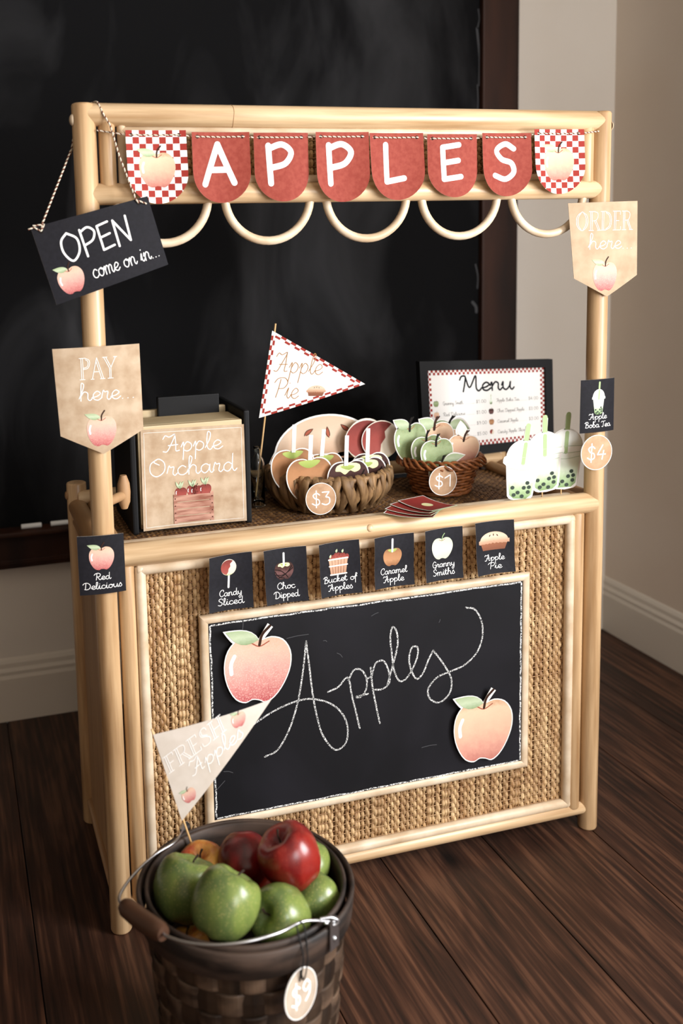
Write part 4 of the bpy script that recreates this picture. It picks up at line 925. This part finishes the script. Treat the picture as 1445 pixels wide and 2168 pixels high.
# ------------------------------------------------------------------ shallow hyacinth basket
hc = V(.432, .187, CT); hr0, hr1, hh = .088, .111, .057
hb = thing('hyacinth_basket', 'shallow round basket of twisted brown plant fibre holding paper treats', 'basket', (hc[0], hc[1], CT))
def hsurf(th, s, out=0.):
    r = hr0+(hr1-hr0)*s+.006*math.sin(math.pi*s)+out; return V(hc[0]+r*math.cos(th), hc[1]+r*math.sin(th), CT+.004+hh*s)
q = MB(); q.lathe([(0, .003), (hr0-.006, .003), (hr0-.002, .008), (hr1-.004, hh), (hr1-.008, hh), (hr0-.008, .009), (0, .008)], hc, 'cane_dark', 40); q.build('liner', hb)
NS = 56
for k in range(NS):
    th = 2*math.pi*k/NS; lean = (1 if k % 2 else -1)*random.uniform(.08, .16); wd = random.uniform(.0105, .0150); o_ = random.uniform(-.001, .0025)
    pts = [hsurf(th-lean*.7+lean*1.4*s, s, o_+.0025*math.sin(math.pi*s)) for s in np.linspace(-.02, 1.0, 6)]
    pts += [hsurf(th+lean*.7, 1.08, -.005), hsurf(th+lean*.75, .95, -.012)]
    q = MB(); n = len(pts); T = [pts[min(i+1, n-1)]-pts[max(i-1, 0)] for i in range(n)]; P = []
    for i in range(n):
        tt = T[i]/np.linalg.norm(T[i]); rad = V(math.cos(th), math.sin(th), .35); sd = np.cross(tt, rad); sd /= np.linalg.norm(sd); nn = np.cross(sd, tt)
        w2 = wd*(.75+.35*math.sin(math.pi*i/(n-1))); tw = .35*math.sin(i*1.3+k)
        P.append([pts[i]+sd*math.cos(a+tw)*w2*.62+nn*math.sin(a+tw)*.0038 for a in np.linspace(0, 2*math.pi, 8, endpoint=False)])
    q.grid(P, 'hyacinth', True, False, True); q.build('strand', hb)
for j, (rr, zz) in enumerate(((hr0-.002, .004), (hr1-.003, hh+.004))):
    q = MB(); q.tube([V(hc[0]+rr*math.cos(a), hc[1]+rr*math.sin(a), CT+zz+.001*math.sin(9*a)) for a in np.linspace(0, 2*math.pi, 64, endpoint=False)], .0045, 'hyacinth', 8, closed=True); q.build('hoop', hb)
def cut_sheet(u, v, Y, yaw=0., half=.1):
    c = at(u, v, Y); d = V(math.cos(yaw), math.sin(yaw), 0)*half; z = V(0, 0, half)
    sh = Sheet(c-d-z, c+d-z, c+d+z, c-d+z); sh.w = sh.h = 2*half
    kx = (at(u+1, v, Y)-at(u-1, v, Y))[0]/2; kz = abs((at(u, v+1, Y)-at(u, v-1, Y))[2])/2; return c, sh, kx, kz, half
def treat(name, label, u, v, wpx, hpx, Y, kind, stick_px=None, yaw=0., grp=None, tilt=0.):
    c, sh, k, kz, hf = cut_sheet(u, v, Y, yaw); w_, h_ = wpx*k, hpx*kz
    t = thing(name, label, 'paper treat', (c[0], c[1], c[2]-h_/2), grp)
    q = MB()
    if kind == 'candy': paper(q, sh, circ(hf, hf, w_*.52, 36, h_*.52), 'paper_white')
    else: paper(q, sh, apple_cut_outline(hf, hf, w_, h_, 0, 1.05), 'paper_white')
    q.build('cutout', t); q = MB(); pome_print(q, sh, hf, hf, w_, kind, stick=False, h_=h_); q.build('picture', t)
    if stick_px:
        su, sv0, sv1 = stick_px; a, b_ = at(su-1, sv1, Y-.002), at(su+1, sv0, Y-.002); q = MB()
        q.box((a+b_)/2, (.0072, .0008, np.linalg.norm(b_-a)), 'print_white', rot=Matrix.Rotation(math.atan2(b_[0]-a[0], b_[2]-a[2])+tilt, 3, 'Y')); q.build('stick', t)
    else:
        q = MB(); q.box((c[0], c[1]+.001, (c[2]-h_*.4+CT+.012)/2), (.006, .0008, max(.01, c[2]-h_*.4-CT-.012)), 'print_white'); q.build('stick', t)
G = 'paper caramel apples in the fibre basket'
treat('paper_caramel_apple', 'front caramel apple cutout with white stick, just behind the $3 tag', 655, 1012, 95, 88, .118, 'caramel', (657, 921, 974), .05, G)
treat('paper_caramel_apple', 'leftmost caramel apple cutout in the fibre basket', 620, 992, 92, 86, .145, 'caramel', (622, 899, 958), .1, G)
treat('paper_caramel_apple', 'caramel apple cutout half hidden behind the other two in the fibre basket', 687, 1000, 78, 84, .165, 'caramel', (683, 909, 966), 0, G, .05)
G = 'paper chocolate apples in the fibre basket'
treat('paper_choc_apple', 'front chocolate drizzled apple cutout with white stick, right of the $3 tag', 737, 1018, 86, 88, .112, 'choc', (733, 922, 986), .05, G)
treat('paper_choc_apple', 'middle chocolate apple cutout with white stick at the right of the fibre basket', 776, 1010, 80, 86, .132, 'choc', (778, 907, 978), .0, G)
treat('paper_choc_apple', 'rear chocolate apple cutout showing as a rim behind the middle one', 784, 1000, 78, 86, .148, 'choc', None, -.05, G)
G = 'paper candy apple slices'
treat('paper_candy_slice', 'left red candy apple slice cutout, overlapped by its neighbour', 774, 930, 84, 80, .213, 'candy', None, 0, G)
treat('paper_candy_slice', 'right red and cream candy apple slice cutout above the fibre basket', 806, 931, 77, 78, .203, 'candy', None, -.05, G)
# big paper pie
c, sh, k, kz, hf = cut_sheet(690, 962, .232); pw = 225*k
t = thing('paper_pie', 'large paper apple pie cutout standing at the back of the fibre basket', 'paper treat', (c[0], c[1], c[2]-pw*.28))
f = lambda L: xf(L, hf, hf, pw)
out = [(-.36, -.28), (.36, -.28), (.47, -.06)]+[(.5, .0)]+[(.48*math.cos(a), .02+.34*math.sin(a)) for a in np.linspace(.12, math.pi-.12, 24)]+[(-.5, .02), (-.53, -.04), (-.47, -.08)]
q = MB(); paper(q, sh, f(out), 'paper_white'); q.build('cutout', t); q = MB()
fill(q, sh, f([(-.35, -.27), (.35, -.27), (.46, -.05), (-.46, -.05)]), 'print_crust_dark', .0004, 2)
rimp = [(-.51+i*1.0/24, .01+.03*math.sin(i*1.9)) for i in range(25)]+[(.5-i/24, -.08+.025*math.sin(i*2.1)) for i in range(25)]; fill(q, sh, f(rimp), 'print_crust', .0006, 2)
fill(q, sh, f([(.465*math.cos(a), .01+.335*math.sin(a)) for a in np.linspace(0, math.pi, 26)]), 'print_pie', .0009, 3)
for x, y, r_ in ((-.16, .21, .6), (.02, .2, 1.75), (.18, .23, 2.5)):
    a = f([(x, y)])[0]; d = V(math.cos(r_), math.sin(r_))*pw*.05; fill(q, sh, leafpts(*(a-d), *(a+d), pw*.035), 'print_dimple', .0012, 1); stroke(q, sh, [V(*p) for p in leafpts(*(a-d), *(a+d), pw*.035)], pw*.006, 'print_stem', .0014)
q.build('picture', t)
pp = at(676, 1054, .068); disc('round kraft price tag reading $3 leaning on the fibre basket', (pp[0], hc[1]-.1255, pp[2]), .0265, (-.03, -1, .10), '$3')

# ------------------------------------------------------------------ wicker basket with paper apples
wc = V(.652, .180, CT); wr0, wr1, wh = .050, .070, .060
wb = thing('wicker_basket', 'small round reddish-brown wicker basket with braided rim full of paper apples', 'basket', (wc[0], wc[1], CT))
q = MB(); NSt = 26
for j in range(10):
    z = .006+j*wh/10.2; r = wr0+(wr1-wr0)*z/wh; pts = []
    for i in range(NSt*4):
        th = 2*math.pi*i/(NSt*4); pts.append(V(wc[0]+(r+.0018*math.cos(math.pi*(i/4)+math.pi*(j % 2)))*math.cos(th), wc[1]+(r+.0018*math.cos(math.pi*(i/4)+math.pi*(j % 2)))*math.sin(th), CT+z))
    q.tube(pts, .0027, 'wicker', 6, closed=True)
o = q.build('weave', wb); o['kind'] = 'stuff'
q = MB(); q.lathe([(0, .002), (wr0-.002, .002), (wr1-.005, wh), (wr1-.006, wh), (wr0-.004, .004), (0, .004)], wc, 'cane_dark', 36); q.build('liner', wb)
for i in range(NSt):
    th = 2*math.pi*(i+.5)/NSt; cs = V(math.cos(th), math.sin(th), 0); q = MB()
    q.tube([wc+cs*(wr0-.001)+V(0, 0, .003), wc+cs*(wr1-.001)+V(0, 0, wh)], .0017, 'wicker', 6); q.build('stake', wb)
for i in range(30):
    th0 = 2*math.pi*i/30; pts = []
    for s in np.linspace(0, 1, 9):
        th = th0+s*.52; rr = wr1+.0035+.0058*math.cos(s*math.pi*1.0)*(-1)+.002; zz = wh+.002+.0065*math.sin(s*math.pi*1.5)
        pts.append(V(wc[0]+rr*math.cos(th), wc[1]+rr*math.sin(th), CT+zz))
    q = MB(); q.tube(pts, [.0018]+[.0027]*7+[.0016], 'wicker', 7); q.build('rim_strand', wb)
q = MB(); q.tube([V(wc[0]+(wr0+.002)*math.cos(a), wc[1]+(wr0+.002)*math.sin(a), CT+.004+.0008*math.sin(14*a)) for a in np.linspace(0, 2*math.pi, 72, endpoint=False)], .0038, 'wicker', 8, closed=True); q.build('foot_ring', wb)
def fruit(label, u, v, wpx, hpx, Y, body, rot=0., leaf=None, stem='print_stem_black', cat='paper apple', yaw=0., leafmat='print_leaf', shine=True):
    c, sh, k, kz, hf = cut_sheet(u, v, Y, yaw); w_, h_ = wpx*k, hpx*kz
    t = thing('paper_apple', label, cat, (c[0], c[1], c[2]-h_/2), 'paper apples in the wicker basket'); q = MB()
    paper(q, sh, apple_cut_outline(hf, hf, w_, h_, rot, 1.05), 'paper_white'); e = lambda p: xf([p], hf, hf, w_, h_, rot)[0]
    if leaf: paper(q, sh, leafpts(*e((0, .38)), *e((leaf[0]*1.06, leaf[1]*1.02)), w_*.38), 'paper_white', .0007)
    q.build('cutout', t); q = MB(); apple_print(q, sh, hf, hf, w_, body, h_, rot, .0004, None, stem, shine)
    if leaf: fill(q, sh, leafpts(*e((0, .4)), *e(leaf), w_*.3), leafmat, .0009, 2)
    stroke(q, sh, smooth([e((-.02, .28)), e((.0, .46)), e((.06, .62))], 4), w_*.065, stem, .0012); q.build('picture', t)
fruit('large green paper apple at the left of the wicker basket, leaf pointing left', 869, 934, 66, 78, .178, 'print_green_apple', .05, (-.5, .62))
fruit('green paper apple rising at the back right of the wicker basket', 946, 922, 72, 66, .208, 'print_green_apple', -.2, (.62, .3))
fruit('orange paper apple mostly hidden behind the right peach one in the wicker basket', 966, 940, 56, 60, .196, 'print_peach_apple', -.35)
fruit('tall peach paper apple at the back middle of the wicker basket', 920, 930, 78, 74, .188, 'print_peach_apple', 0, (-.42, .6), 'print_stem')
fruit('small dark green paper apple behind the front green one in the wicker basket', 905, 955, 66, 68, .158, 'print_green_apple', .1)
fruit('peach paper apple with a white leaf at the front right of the wicker basket', 980, 951, 66, 62, .150, 'print_peach_apple', -.12, (-.18, .95), 'print_stem', leafmat='print_cream')
fruit('bright green paper apple at the front middle of the wicker basket', 925, 962, 66, 66, .140, 'print_green_apple', .08)
fruit('green paper apple sunk at the basket front with a broad leaf pointing right', 938, 1003, 58, 60, .130, 'print_green_apple', .1, (.82, .5))
pp = at(942, 1020, .098); disc('round kraft price tag reading $1 on the wicker basket', (pp[0], wc[1]-.0735, pp[2]), .0265, (-.05, -1, .0), '$1')

# ------------------------------------------------------------------ fanned cards, menu, boba cups
for i, (quad, lb) in enumerate((
        ([(818, 1084), (862, 1070), (928, 1084), (912, 1092)], 'bottom red card of the fan on the counter edge'), ([(822, 1077), (864, 1064), (935, 1080), (907, 1089)], 'second lowest red card in the fan on the counter edge'),
        ([(834, 1069), (874, 1059), (944, 1076), (906, 1085)], 'second from top red card in the fan on the counter edge'), ([(854, 1063), (891, 1056), (955, 1072), (914, 1081)], 'top red card with an oval emblem in the fan on the counter edge'))):
    z = .6275+.0024*i; a = [at(*p, z, 2) for p in quad]
    c0 = (a[0]+a[2])/2; ux = (a[3]-a[0]); ux[2] = 0; ux /= np.linalg.norm(ux); uy = V(-ux[1], ux[0], 0); L_, Wd = .082, .056
    dz = lambda u, v: .0035*(2*abs(u-.5))**2-.0012
    sh = Sheet(c0-ux*L_/2-uy*Wd/2, c0+ux*L_/2-uy*Wd/2, c0+ux*L_/2+uy*Wd/2, c0-ux*L_/2+uy*Wd/2, dz)
    t = thing('game_card', lb, 'card', c0, 'red cards fanned on the counter'); q = MB(); paper(q, sh, rect(L_, Wd), 'paper_white', .0006, 'print_leaf'); q.build('card', t)
    q = MB(); fill(q, sh, rect(L_-.003, Wd-.003, .0015, .0015), 'print_card_red', .0003, 5)
    m2 = .005; stroke(q, sh, dens([V(m2, m2), V(L_-m2, m2), V(L_-m2, Wd-m2), V(m2, Wd-m2), V(m2, m2)], .008, False), .0004, 'print_tan_line', .0006, caps=False)
    fill(q, sh, circ(L_/2, Wd/2, .011, 24, .0085), 'print_cream_top', .0007, 2); q.build('print', t)

mq = [at(895, 972, .292), at(1168, 951, .318), at(1165, 760, .326), at(884, 765, .300)]
zb_ = ZC+.0311
mq[0][2] = zb_; mq[1][2] = zb_
sh = Sheet(*mq); mf = thing('menu_frame', 'black picture frame holding the checked Menu sheet, standing at the back of the counter', 'picture frame', (mq[0]+mq[1])/2)
bw = .0175
def bar(pts):
    q = MB(); paper(q, Sheet(*[p+sh.n*.006 for p in sh.c]), pts, 'menu_black', .014, rings=1); return q.build('frame_bar', mf)
bar([(0, 0), (sh.w, 0), (sh.w-bw, bw), (bw, bw)]); bar([(0, sh.h), (bw, sh.h-bw), (sh.w-bw, sh.h-bw), (sh.w, sh.h)]); bar([(0, 0), (bw, bw), (bw, sh.h-bw), (0, sh.h)]); bar([(sh.w, 0), (sh.w, sh.h), (sh.w-bw, sh.h-bw), (sh.w-bw, bw)])
q = MB(); paper(q, sh, rect(sh.w-.02, sh.h-.02, .01, .01), 'paper_white', .006, 'menu_black', rings=1); ms = q.build('menu_sheet', mf)
q = MB(); x0, x1, y0, y1 = bw, sh.w-bw, bw, sh.h-bw; cz = .0048
nx = int((x1-x0)/cz); cx_ = (x1-x0)/nx; ny = int((y1-y0)/cz); cy_ = (y1-y0)/ny
for r_ in range(2):
    for i in range(0, nx, 2):
        k = i+(r_ % 2)
        if k >= nx: continue
        for yy in (y0+r_*cy_, y1-(r_+1)*cy_): fill(q, sh, [(x0+k*cx_, yy), (x0+(k+1)*cx_, yy), (x0+(k+1)*cx_, yy+cy_), (x0+k*cx_, yy+cy_)], 'print_check_red', .0003, 1)
    for i in range(2, ny-2, 2):
        k = i+(r_ % 2)
        if k >= ny-1: continue
        for xx in (x0+r_*cx_, x1-(r_+1)*cx_): fill(q, sh, [(xx, y0+k*cy_), (xx+cx_, y0+k*cy_), (xx+cx_, y0+(k+1)*cy_), (xx, y0+(k+1)*cy_)], 'print_check_red', .0003, 1)
o = q.build('check_border', ms); o['kind'] = 'stuff'
q = MB(); put_text(q, sh, 'Menu', SCRIPT, .0165, sh.w*.5, sh.h*.675, .0036, 'print_ink', .0003, fitw=sh.w*.40)
rows = [('Granny Smith', '$1.00', 'Apple Boba Tea', '$4.00'), ('Red Delicious', '$1.00', 'Choc Dipped Apple', '$3.00'), ('', '$9.00', 'Caramel Apple', '$3.00'), ('', '$5.00', 'Candy Apple Slice', '')]
ys = [.545, .43, .315, .20]; pics = []
for (a, pa, b2, pb), yy in zip(rows, ys):
    for txt, pr, xx in ((a, pa, .165), (b2, pb, .57)):
        if txt: put_text(q, sh, txt, SCRIPT, .0036, sh.w*xx, sh.h*yy, .0006, 'print_grey', .0003, align='l', fitw=sh.w*.0125*len(txt), k=3)
        if pr:
            put_text(q, sh, pr, SCRIPT, .0036, sh.w*(xx+.325), sh.h*yy, .0006, 'print_grey', .0003, align='r', fitw=sh.w*.078, k=3)
            e0 = xx+.0125*len(txt)+.01
            for d in np.arange(e0, xx+.235, .008): stroke(q, sh, [(sh.w*d, sh.h*yy), (sh.w*(d+.003), sh.h*yy)], .0005, 'print_grey', .0003, caps=False)
q.build('lettering', ms)
q = MB()
for xx, yy, bd in ((.115, .55, 'print_green_apple'), (.115, .435, 'print_peach_apple'), (.525, .435, 'print_choc'), (.525, .32, 'print_caramel')): apple_print(q, sh, sh.w*xx, sh.h*(yy+.012), .012, bd, leaf=None, shine=False)
boba_print(q, sh, sh.w*.525, sh.h*.565, .016); pome_print(q, sh, sh.w*.525, sh.h*.225, .010, 'candy'); q.build('pictures', ms)
q = MB(); paper(q, Sheet(*[p-sh.n*.0085 for p in sh.c]), rect(sh.w-.02, sh.h-.012, .01, .006), 'menu_black', .003, rings=1); q.build('back_board', mf)

def boba(label, cu, cv, hpx, Y, tilt, pick):
    c, sh, k, kz, hf = cut_sheet(cu, cv, Y); h_ = hpx*kz; sx = k/kz*1.05
    t = thing('paper_boba_cup', label, 'paper treat', (c[0], Y, ZC+.012), 'paper boba tea cups on picks')
    rot = lambda L: xf([(p[0]*sx, p[1]) for p in L], hf, hf, h_, h_, tilt)
    cup = [(-.13, -.5), (.13, -.5), (.2, -.44), (.26, .06), (.31, .1), (.3, .2), (.26, .22)]+[(.27*math.cos(a), .19+.3*math.sin(a)) for a in np.linspace(.1, math.pi-.1, 14)]+[(-.26, .22), (-.3, .2), (-.31, .1), (-.26, .06), (-.2, -.44)]
    q = MB(); paper(q, sh, rot(smooth(cup, 2, True)), 'paper_white'); paper(q, sh, rot([(-.035, .42), (.05, .42), (.075, .7), (-.01, .71)]), 'paper_white', .0009); q.build('cutout', t)
    class TS:                                        # the print follows the tilt of the cup
        P = staticmethod(lambda x, y, l=0.: sh.P(*xf([((x-hf)*sx, y-hf)], hf, hf, 1, 1, tilt)[0], l))
    q = MB(); TS.w = TS.h = 2*hf; boba_print(q, TS, hf, hf, h_, .0005); q.build('picture', t)
    a = at(pick, cv+hpx*.38, Y+.0016); q = MB(); q.tube([V(a[0], Y+.0022, a[2]), V(a[0], Y+.001, ZC+.0115)], .0011, 'stick_wood', 8); q.build('pick', t)
boba('paper boba cup nearest the front, leaning right, left of the other two cups', 1105, 994, 128, .0155, -.10, 1097)
boba('middle paper boba cup on its pick between two others', 1153, 976, 128, .0205, .06, 1147)
boba('rightmost paper boba cup, beside the right post', 1196, 970, 128, .0235, -.02, 1187)

# ------------------------------------------------------------------ woven wooden bucket of apples
kc = V(.111, -.340, 0); KH = .280; kr = lambda z: .104+.026*z/KH
bk = thing('wood_bucket', 'dark woven wood-splint bucket with a wire handle, full of apples, on the floor', 'bucket', kc)
pol = lambda th, r, z: V(kc[0]+r*math.cos(th), kc[1]+r*math.sin(th), z)
NV = 28; RW = 8; rowh = (KH-.034)/RW
for i in range(NV):
    th0 = 2*math.pi*i/NV; hw = math.pi/NV*.93; q = MB(); P = []
    for s in range(RW*3+1):
        z = .003+(KH-.012)*s/(RW*3); zz = min(RW-.001, z/rowh); a = math.sin(math.pi*(zz+i+.0))*.0016 if z < KH-.04 else -.001
        P.append([pol(th0+hw*u, kr(z)-.0025+a+d, z) for u, d in ((-1, 0), (0, .0004), (1, 0), (1, -.0016), (-1, -.0016))])
    q.grid(P, 'bucket_stave', False, False, True); q.build('stave', bk)
for j in range(RW):
    z0, z1 = .004+j*rowh, .004+(j+1)*rowh-.0015; q = MB(); P = []
    for i in range(NV*6):
        th = 2*math.pi*i/(NV*6); w2 = math.cos(math.pi*(i/6.0)+math.pi*j); a = .0024*(abs(w2)**.5)*(1 if w2 > 0 else -1)
        P.append([pol(th, kr(z)-.0022-a+d, z) for z, d in ((z0, 0), (z0+.002, .0009), ((z0+z1)/2, .0012), (z1-.002, .0009), (z1, 0), (z1, -.0016), (z0, -.0016))])
    q.grid(P, 'bucket_wood', False, True, True); q.build('weaver', bk)
for ro, ri, za, zb2, nm in ((.0065, .0005, KH-.036, KH-.002, 'outer_hoop'), (-.004, -.0095, KH-.040, KH, 'inner_hoop')):
    q = MB(); P = []
    for i in range(72):
        th = 2*math.pi*i/72; P.append([pol(th, kr(za)+ro, za), pol(th, kr(zb2)+ro, zb2-.002), pol(th, kr(zb2)+(ro+ri)/2, zb2+.001), pol(th, kr(zb2)+ri, zb2-.002), pol(th, kr(za)+ri, za)])
    q.grid(P, 'bucket_rim', True, True, True); q.build(nm, bk)
q = MB(); q.lathe([(0, .004), (kr(0)-.006, .004), (kr(0)-.006, .010), (0, .010)], kc, 'bucket_rim', 40); q.build('base', bk)
q = MB(); q.lathe([(0, .012), (kr(.01)-.008, .012), (kr(.18)-.008, .18), (kr(.18)-.012, .182), (0, .182)], kc, 'bucket_rim', 40); q.build('raised_floor', bk)
ths = (math.radians(110), math.radians(-58)); ears = []
for th in ths:
    q = MB(); e = pol(th, kr(KH)+.009, KH+.004); nrm = V(math.cos(th), math.sin(th), .06); sd = V(-math.sin(th), math.cos(th), 0); upv = V(0, 0, 1); ears.append(e)
    s2 = Sheet(e-sd*.008-upv*.034, e+sd*.008-upv*.034, e+sd*.008+upv*.006, e-sd*.008+upv*.006)
    if s2.n@nrm < 0: s2 = Sheet(e+sd*.008-upv*.034, e-sd*.008-upv*.034, e-sd*.008+upv*.006, e+sd*.008+upv*.006)
    out = [(.0, 0), (.016, 0), (.016, .03)]+[(.008+.008*math.cos(a), .032+.008*math.sin(a)) for a in np.linspace(.2, math.pi-.2, 8)]+[(0, .03)]
    paper(q, s2, out, 'steel', .0014); q.lathe([(.0034*math.cos(a), .0022*math.sin(a)) for a in np.linspace(0, 1.5, 5)], s2.P(.008, .012), 'steel', 12, s2.n)
    q.build('ear', bk)
hpx = [(405, 1762), (372, 1781), (330, 1808), (292, 1842), (264, 1876), (252, 1902), (258, 1916)]
gpx = [(262, 1917), (300, 1947), (346, 1977)]
fpx = [(352, 1982), (395, 1996), (450, 2001), (520, 1994), (590, 1975), (645, 1950), (671, 1940)]
def bail(L, zs): return [at(u, v, z, 2) for (u, v), z in zip(L, zs)]
w1 = [ears[0]]+bail(hpx[1:], np.linspace(.287, .282, 6)); g_ = bail(gpx, (.282, .283, .286)); w2 = bail(fpx[:-1], (.289, .294, .298, .300, .298, .292))+[ears[1]]
q = MB(); q.tube(smooth(w1+[g_[0]], 5), .0019, 'steel', 8); q.tube(smooth([g_[2]]+w2, 5), .0019, 'steel', 8)
for e, nx_ in ((ears[0], w1[1]), (ears[1], w2[-2])):
    d = (nx_-e)/np.linalg.norm(nx_-e); q.tube(smooth([e+d*.018+V(0, 0, .003), e+d*.004+V(0, 0, .005), e-d*.005, e+V(0, 0, -.004), e+d*.012+V(0, 0, -.002)], 5), .0018, 'steel', 8)
q.build('wire_handle', bk)
q = MB(); gs = smooth(g_, 6); n = len(gs); q.tube(gs, [.0085]+[.0108+.001*math.sin(math.pi*i/(n-1)) for i in range(1, n-1)]+[.0085], 'grip_wood', 16); q.build('grip', bk)
# apples
def make_apple(name, label, c, r, skin, axis, grp, stem=True):
    ax = V(*axis); ax /= np.linalg.norm(ax); x = np.cross(V(0, 1, 0) if abs(ax[1]) < .9 else V(1, 0, 0), ax); x /= np.linalg.norm(x); A = np.array([x, np.cross(ax, x), ax]).T
    prof = [(.0, .62), (.06, .61), (.16, .68), (.3, .80), (.5, .89), (.72, .83), (.9, .60), (.99, .28), (1.0, .0), (.95, -.3), (.83, -.58), (.66, -.8), (.48, -.92), (.32, -.95), (.18, -.87), (.08, -.78), (0, -.76)]
    pr = smooth(prof, 2); root = thing(name, label, 'apple', V(*c)-V(0, 0, r*.9), grp); q = MB(); nt = 28; P = []; ph = random.random()*6
    for (a, z) in pr:
        row = []
        for j in range(nt):
            t_ = 2*math.pi*j/nt; lob = 1+.025*math.cos(5*t_+ph)*(1 if z < 0 else .5)+.015*math.cos(2*t_+ph)
            row.append(V(*c)+A @ V(a*r*lob*math.cos(t_), a*r*lob*math.sin(t_), z*r*.98*(1+.02*math.cos(5*t_+ph)*(1 if abs(z) > .7 else 0))))
        P.append(row)
    q.grid(P[::-1], skin, True, False, True); q.build('flesh', root)
    if stem: q = MB(); q.tube([V(*c)+A @ V(0, 0, .6*r), V(*c)+A @ V(.04*r, .02*r, .85*r), V(*c)+A @ V(.14*r, .04*r, 1.02*r)], [.0014, .0012, .0017], 'apple_stem', 7); q.build('stem', root)
    return root
def axis_at(c, u, v, r):                               # tilt so that the stem end shows where the photo shows it
    d = (at(u, v, c[2]+r*.6, 2)-V(*c)); d[2] = r*.6; return d
AP = [('green apple at the left of the bucket, beside the orange-yellow one', (.038, -.322, .271), .0398, 'skin_green', (.45, .3, 1.0)),
      ('largest green apple, front left of the bucket', (.067, -.406, .300), .0401, 'skin_green', (.55, .25, .75)),
      ('green apple at the bucket front, below the wire handle hook', (.134, -.412, .271), .0358, 'skin_green', (-.75, -.35, .5)),
      ('glossy red apple on top of the pile in the bucket', (.163, -.364, .312), .0385, 'skin_red', (-.55, .1, 1.0)),
      ('dark red apple in shadow at the back of the bucket', (.122, -.298, .275), .0335, 'skin_deep_red', (.2, .9, .5)),
      ('orange-red apple low in the middle of the bucket', (.150, -.318, .228), .034, 'skin_orange', (.2, .6, .6)),
      ('orange and yellow apple below the flag stick in the bucket', (.073, -.264, .251), .0335, 'skin_mixed', (-.15, -.25, 1.0)),
      ('speckled green apple at the right of the bucket', (.1895, -.379, .258), .0300, 'skin_green', (.8, .3, .3)),
      ('green apple behind the glossy red one at the back right of the bucket', (.2005, -.325, .269), .0282, 'skin_green', (.4, .8, .4)),
      ('orange apple glimpsed deep at the left edge of the bucket', (.030, -.361, .213), .0285, 'skin_mixed', (0, .3, 1))]
for lb, c, r, sk, ax in AP: make_apple('apple', lb, c, r, sk, ax, 'apples in the bucket', sk != 'skin_orange')
# FRESH Apples flag
t, sh = flag('fresh_flag', 'pale triangular flag reading FRESH Apples on a stick in the bucket', -.236, (321, 1544), (410, 1800), (324, 1556), (574, 1480), (385, 1738), 'kraft_pale', .665, .0014)
q = MB(); put_text(q, sh, 'FRESH', INLINE, .024, sh.w*.30, sh.h*.60, .0010, 'print_white', .0005, rot=.17, fitw=sh.w*.56, slant=.1)
put_text(q, sh, 'Apples', SCRIPT, .0115, sh.w*.45, sh.h*.44, .0012, 'print_white', .0005, rot=.17, fitw=sh.w*.5, slant=.15); q.build('lettering', t)
q = MB(); apple_print(q, sh, sh.w*.69, sh.h*.68, .021, rot=-.2); q.build('apple_print', t); q = MB(); apple_print(q, sh, sh.w*.12, sh.h*.22, .020, rot=.1); q.build('apple_print', t)
# price tag hanging on the bucket
best = None
for z in np.linspace(.12, .26, 141):
    p = at(637, 2103, z, 2); e = abs(math.hypot(p[0]-kc[0], p[1]-kc[1])-(kr(z)+.016))
    if best is None or e < best[0]: best = (e, p)
p = best[1]; th = math.atan2(p[1]-kc[1], p[0]-kc[0])
td, sh = disc('round pale price tag reading $9 hanging on black cord from the bucket', p, .0275, (math.cos(th+.35), math.sin(th+.35), .12), '$9', 'kraft_tag', upv=(.12, .0, 1))
q = MB(); tp = sh.P(.0275, .0535, .0008); e = ears[1]; pe = at(634, 1956, .293, 2); tc_ = math.atan2(tp[1]-kc[1], tp[0]-kc[0]); te_ = math.atan2(pe[1]-kc[1], pe[0]-kc[0])
def hang(d): return [pol(tc_+d, kr(.235)+.013, .235), pol((tc_+te_)/2+d, kr(KH)+.0115, KH-.016)]
q.tube(smooth([tp]+hang(.02)+[pe+V(.003, 0, .001), pe+V(-.003, 0, .0015)]+hang(-.02)[::-1]+[tp], 6), .0009, 'cord_black', 6); q.build('cord', td)
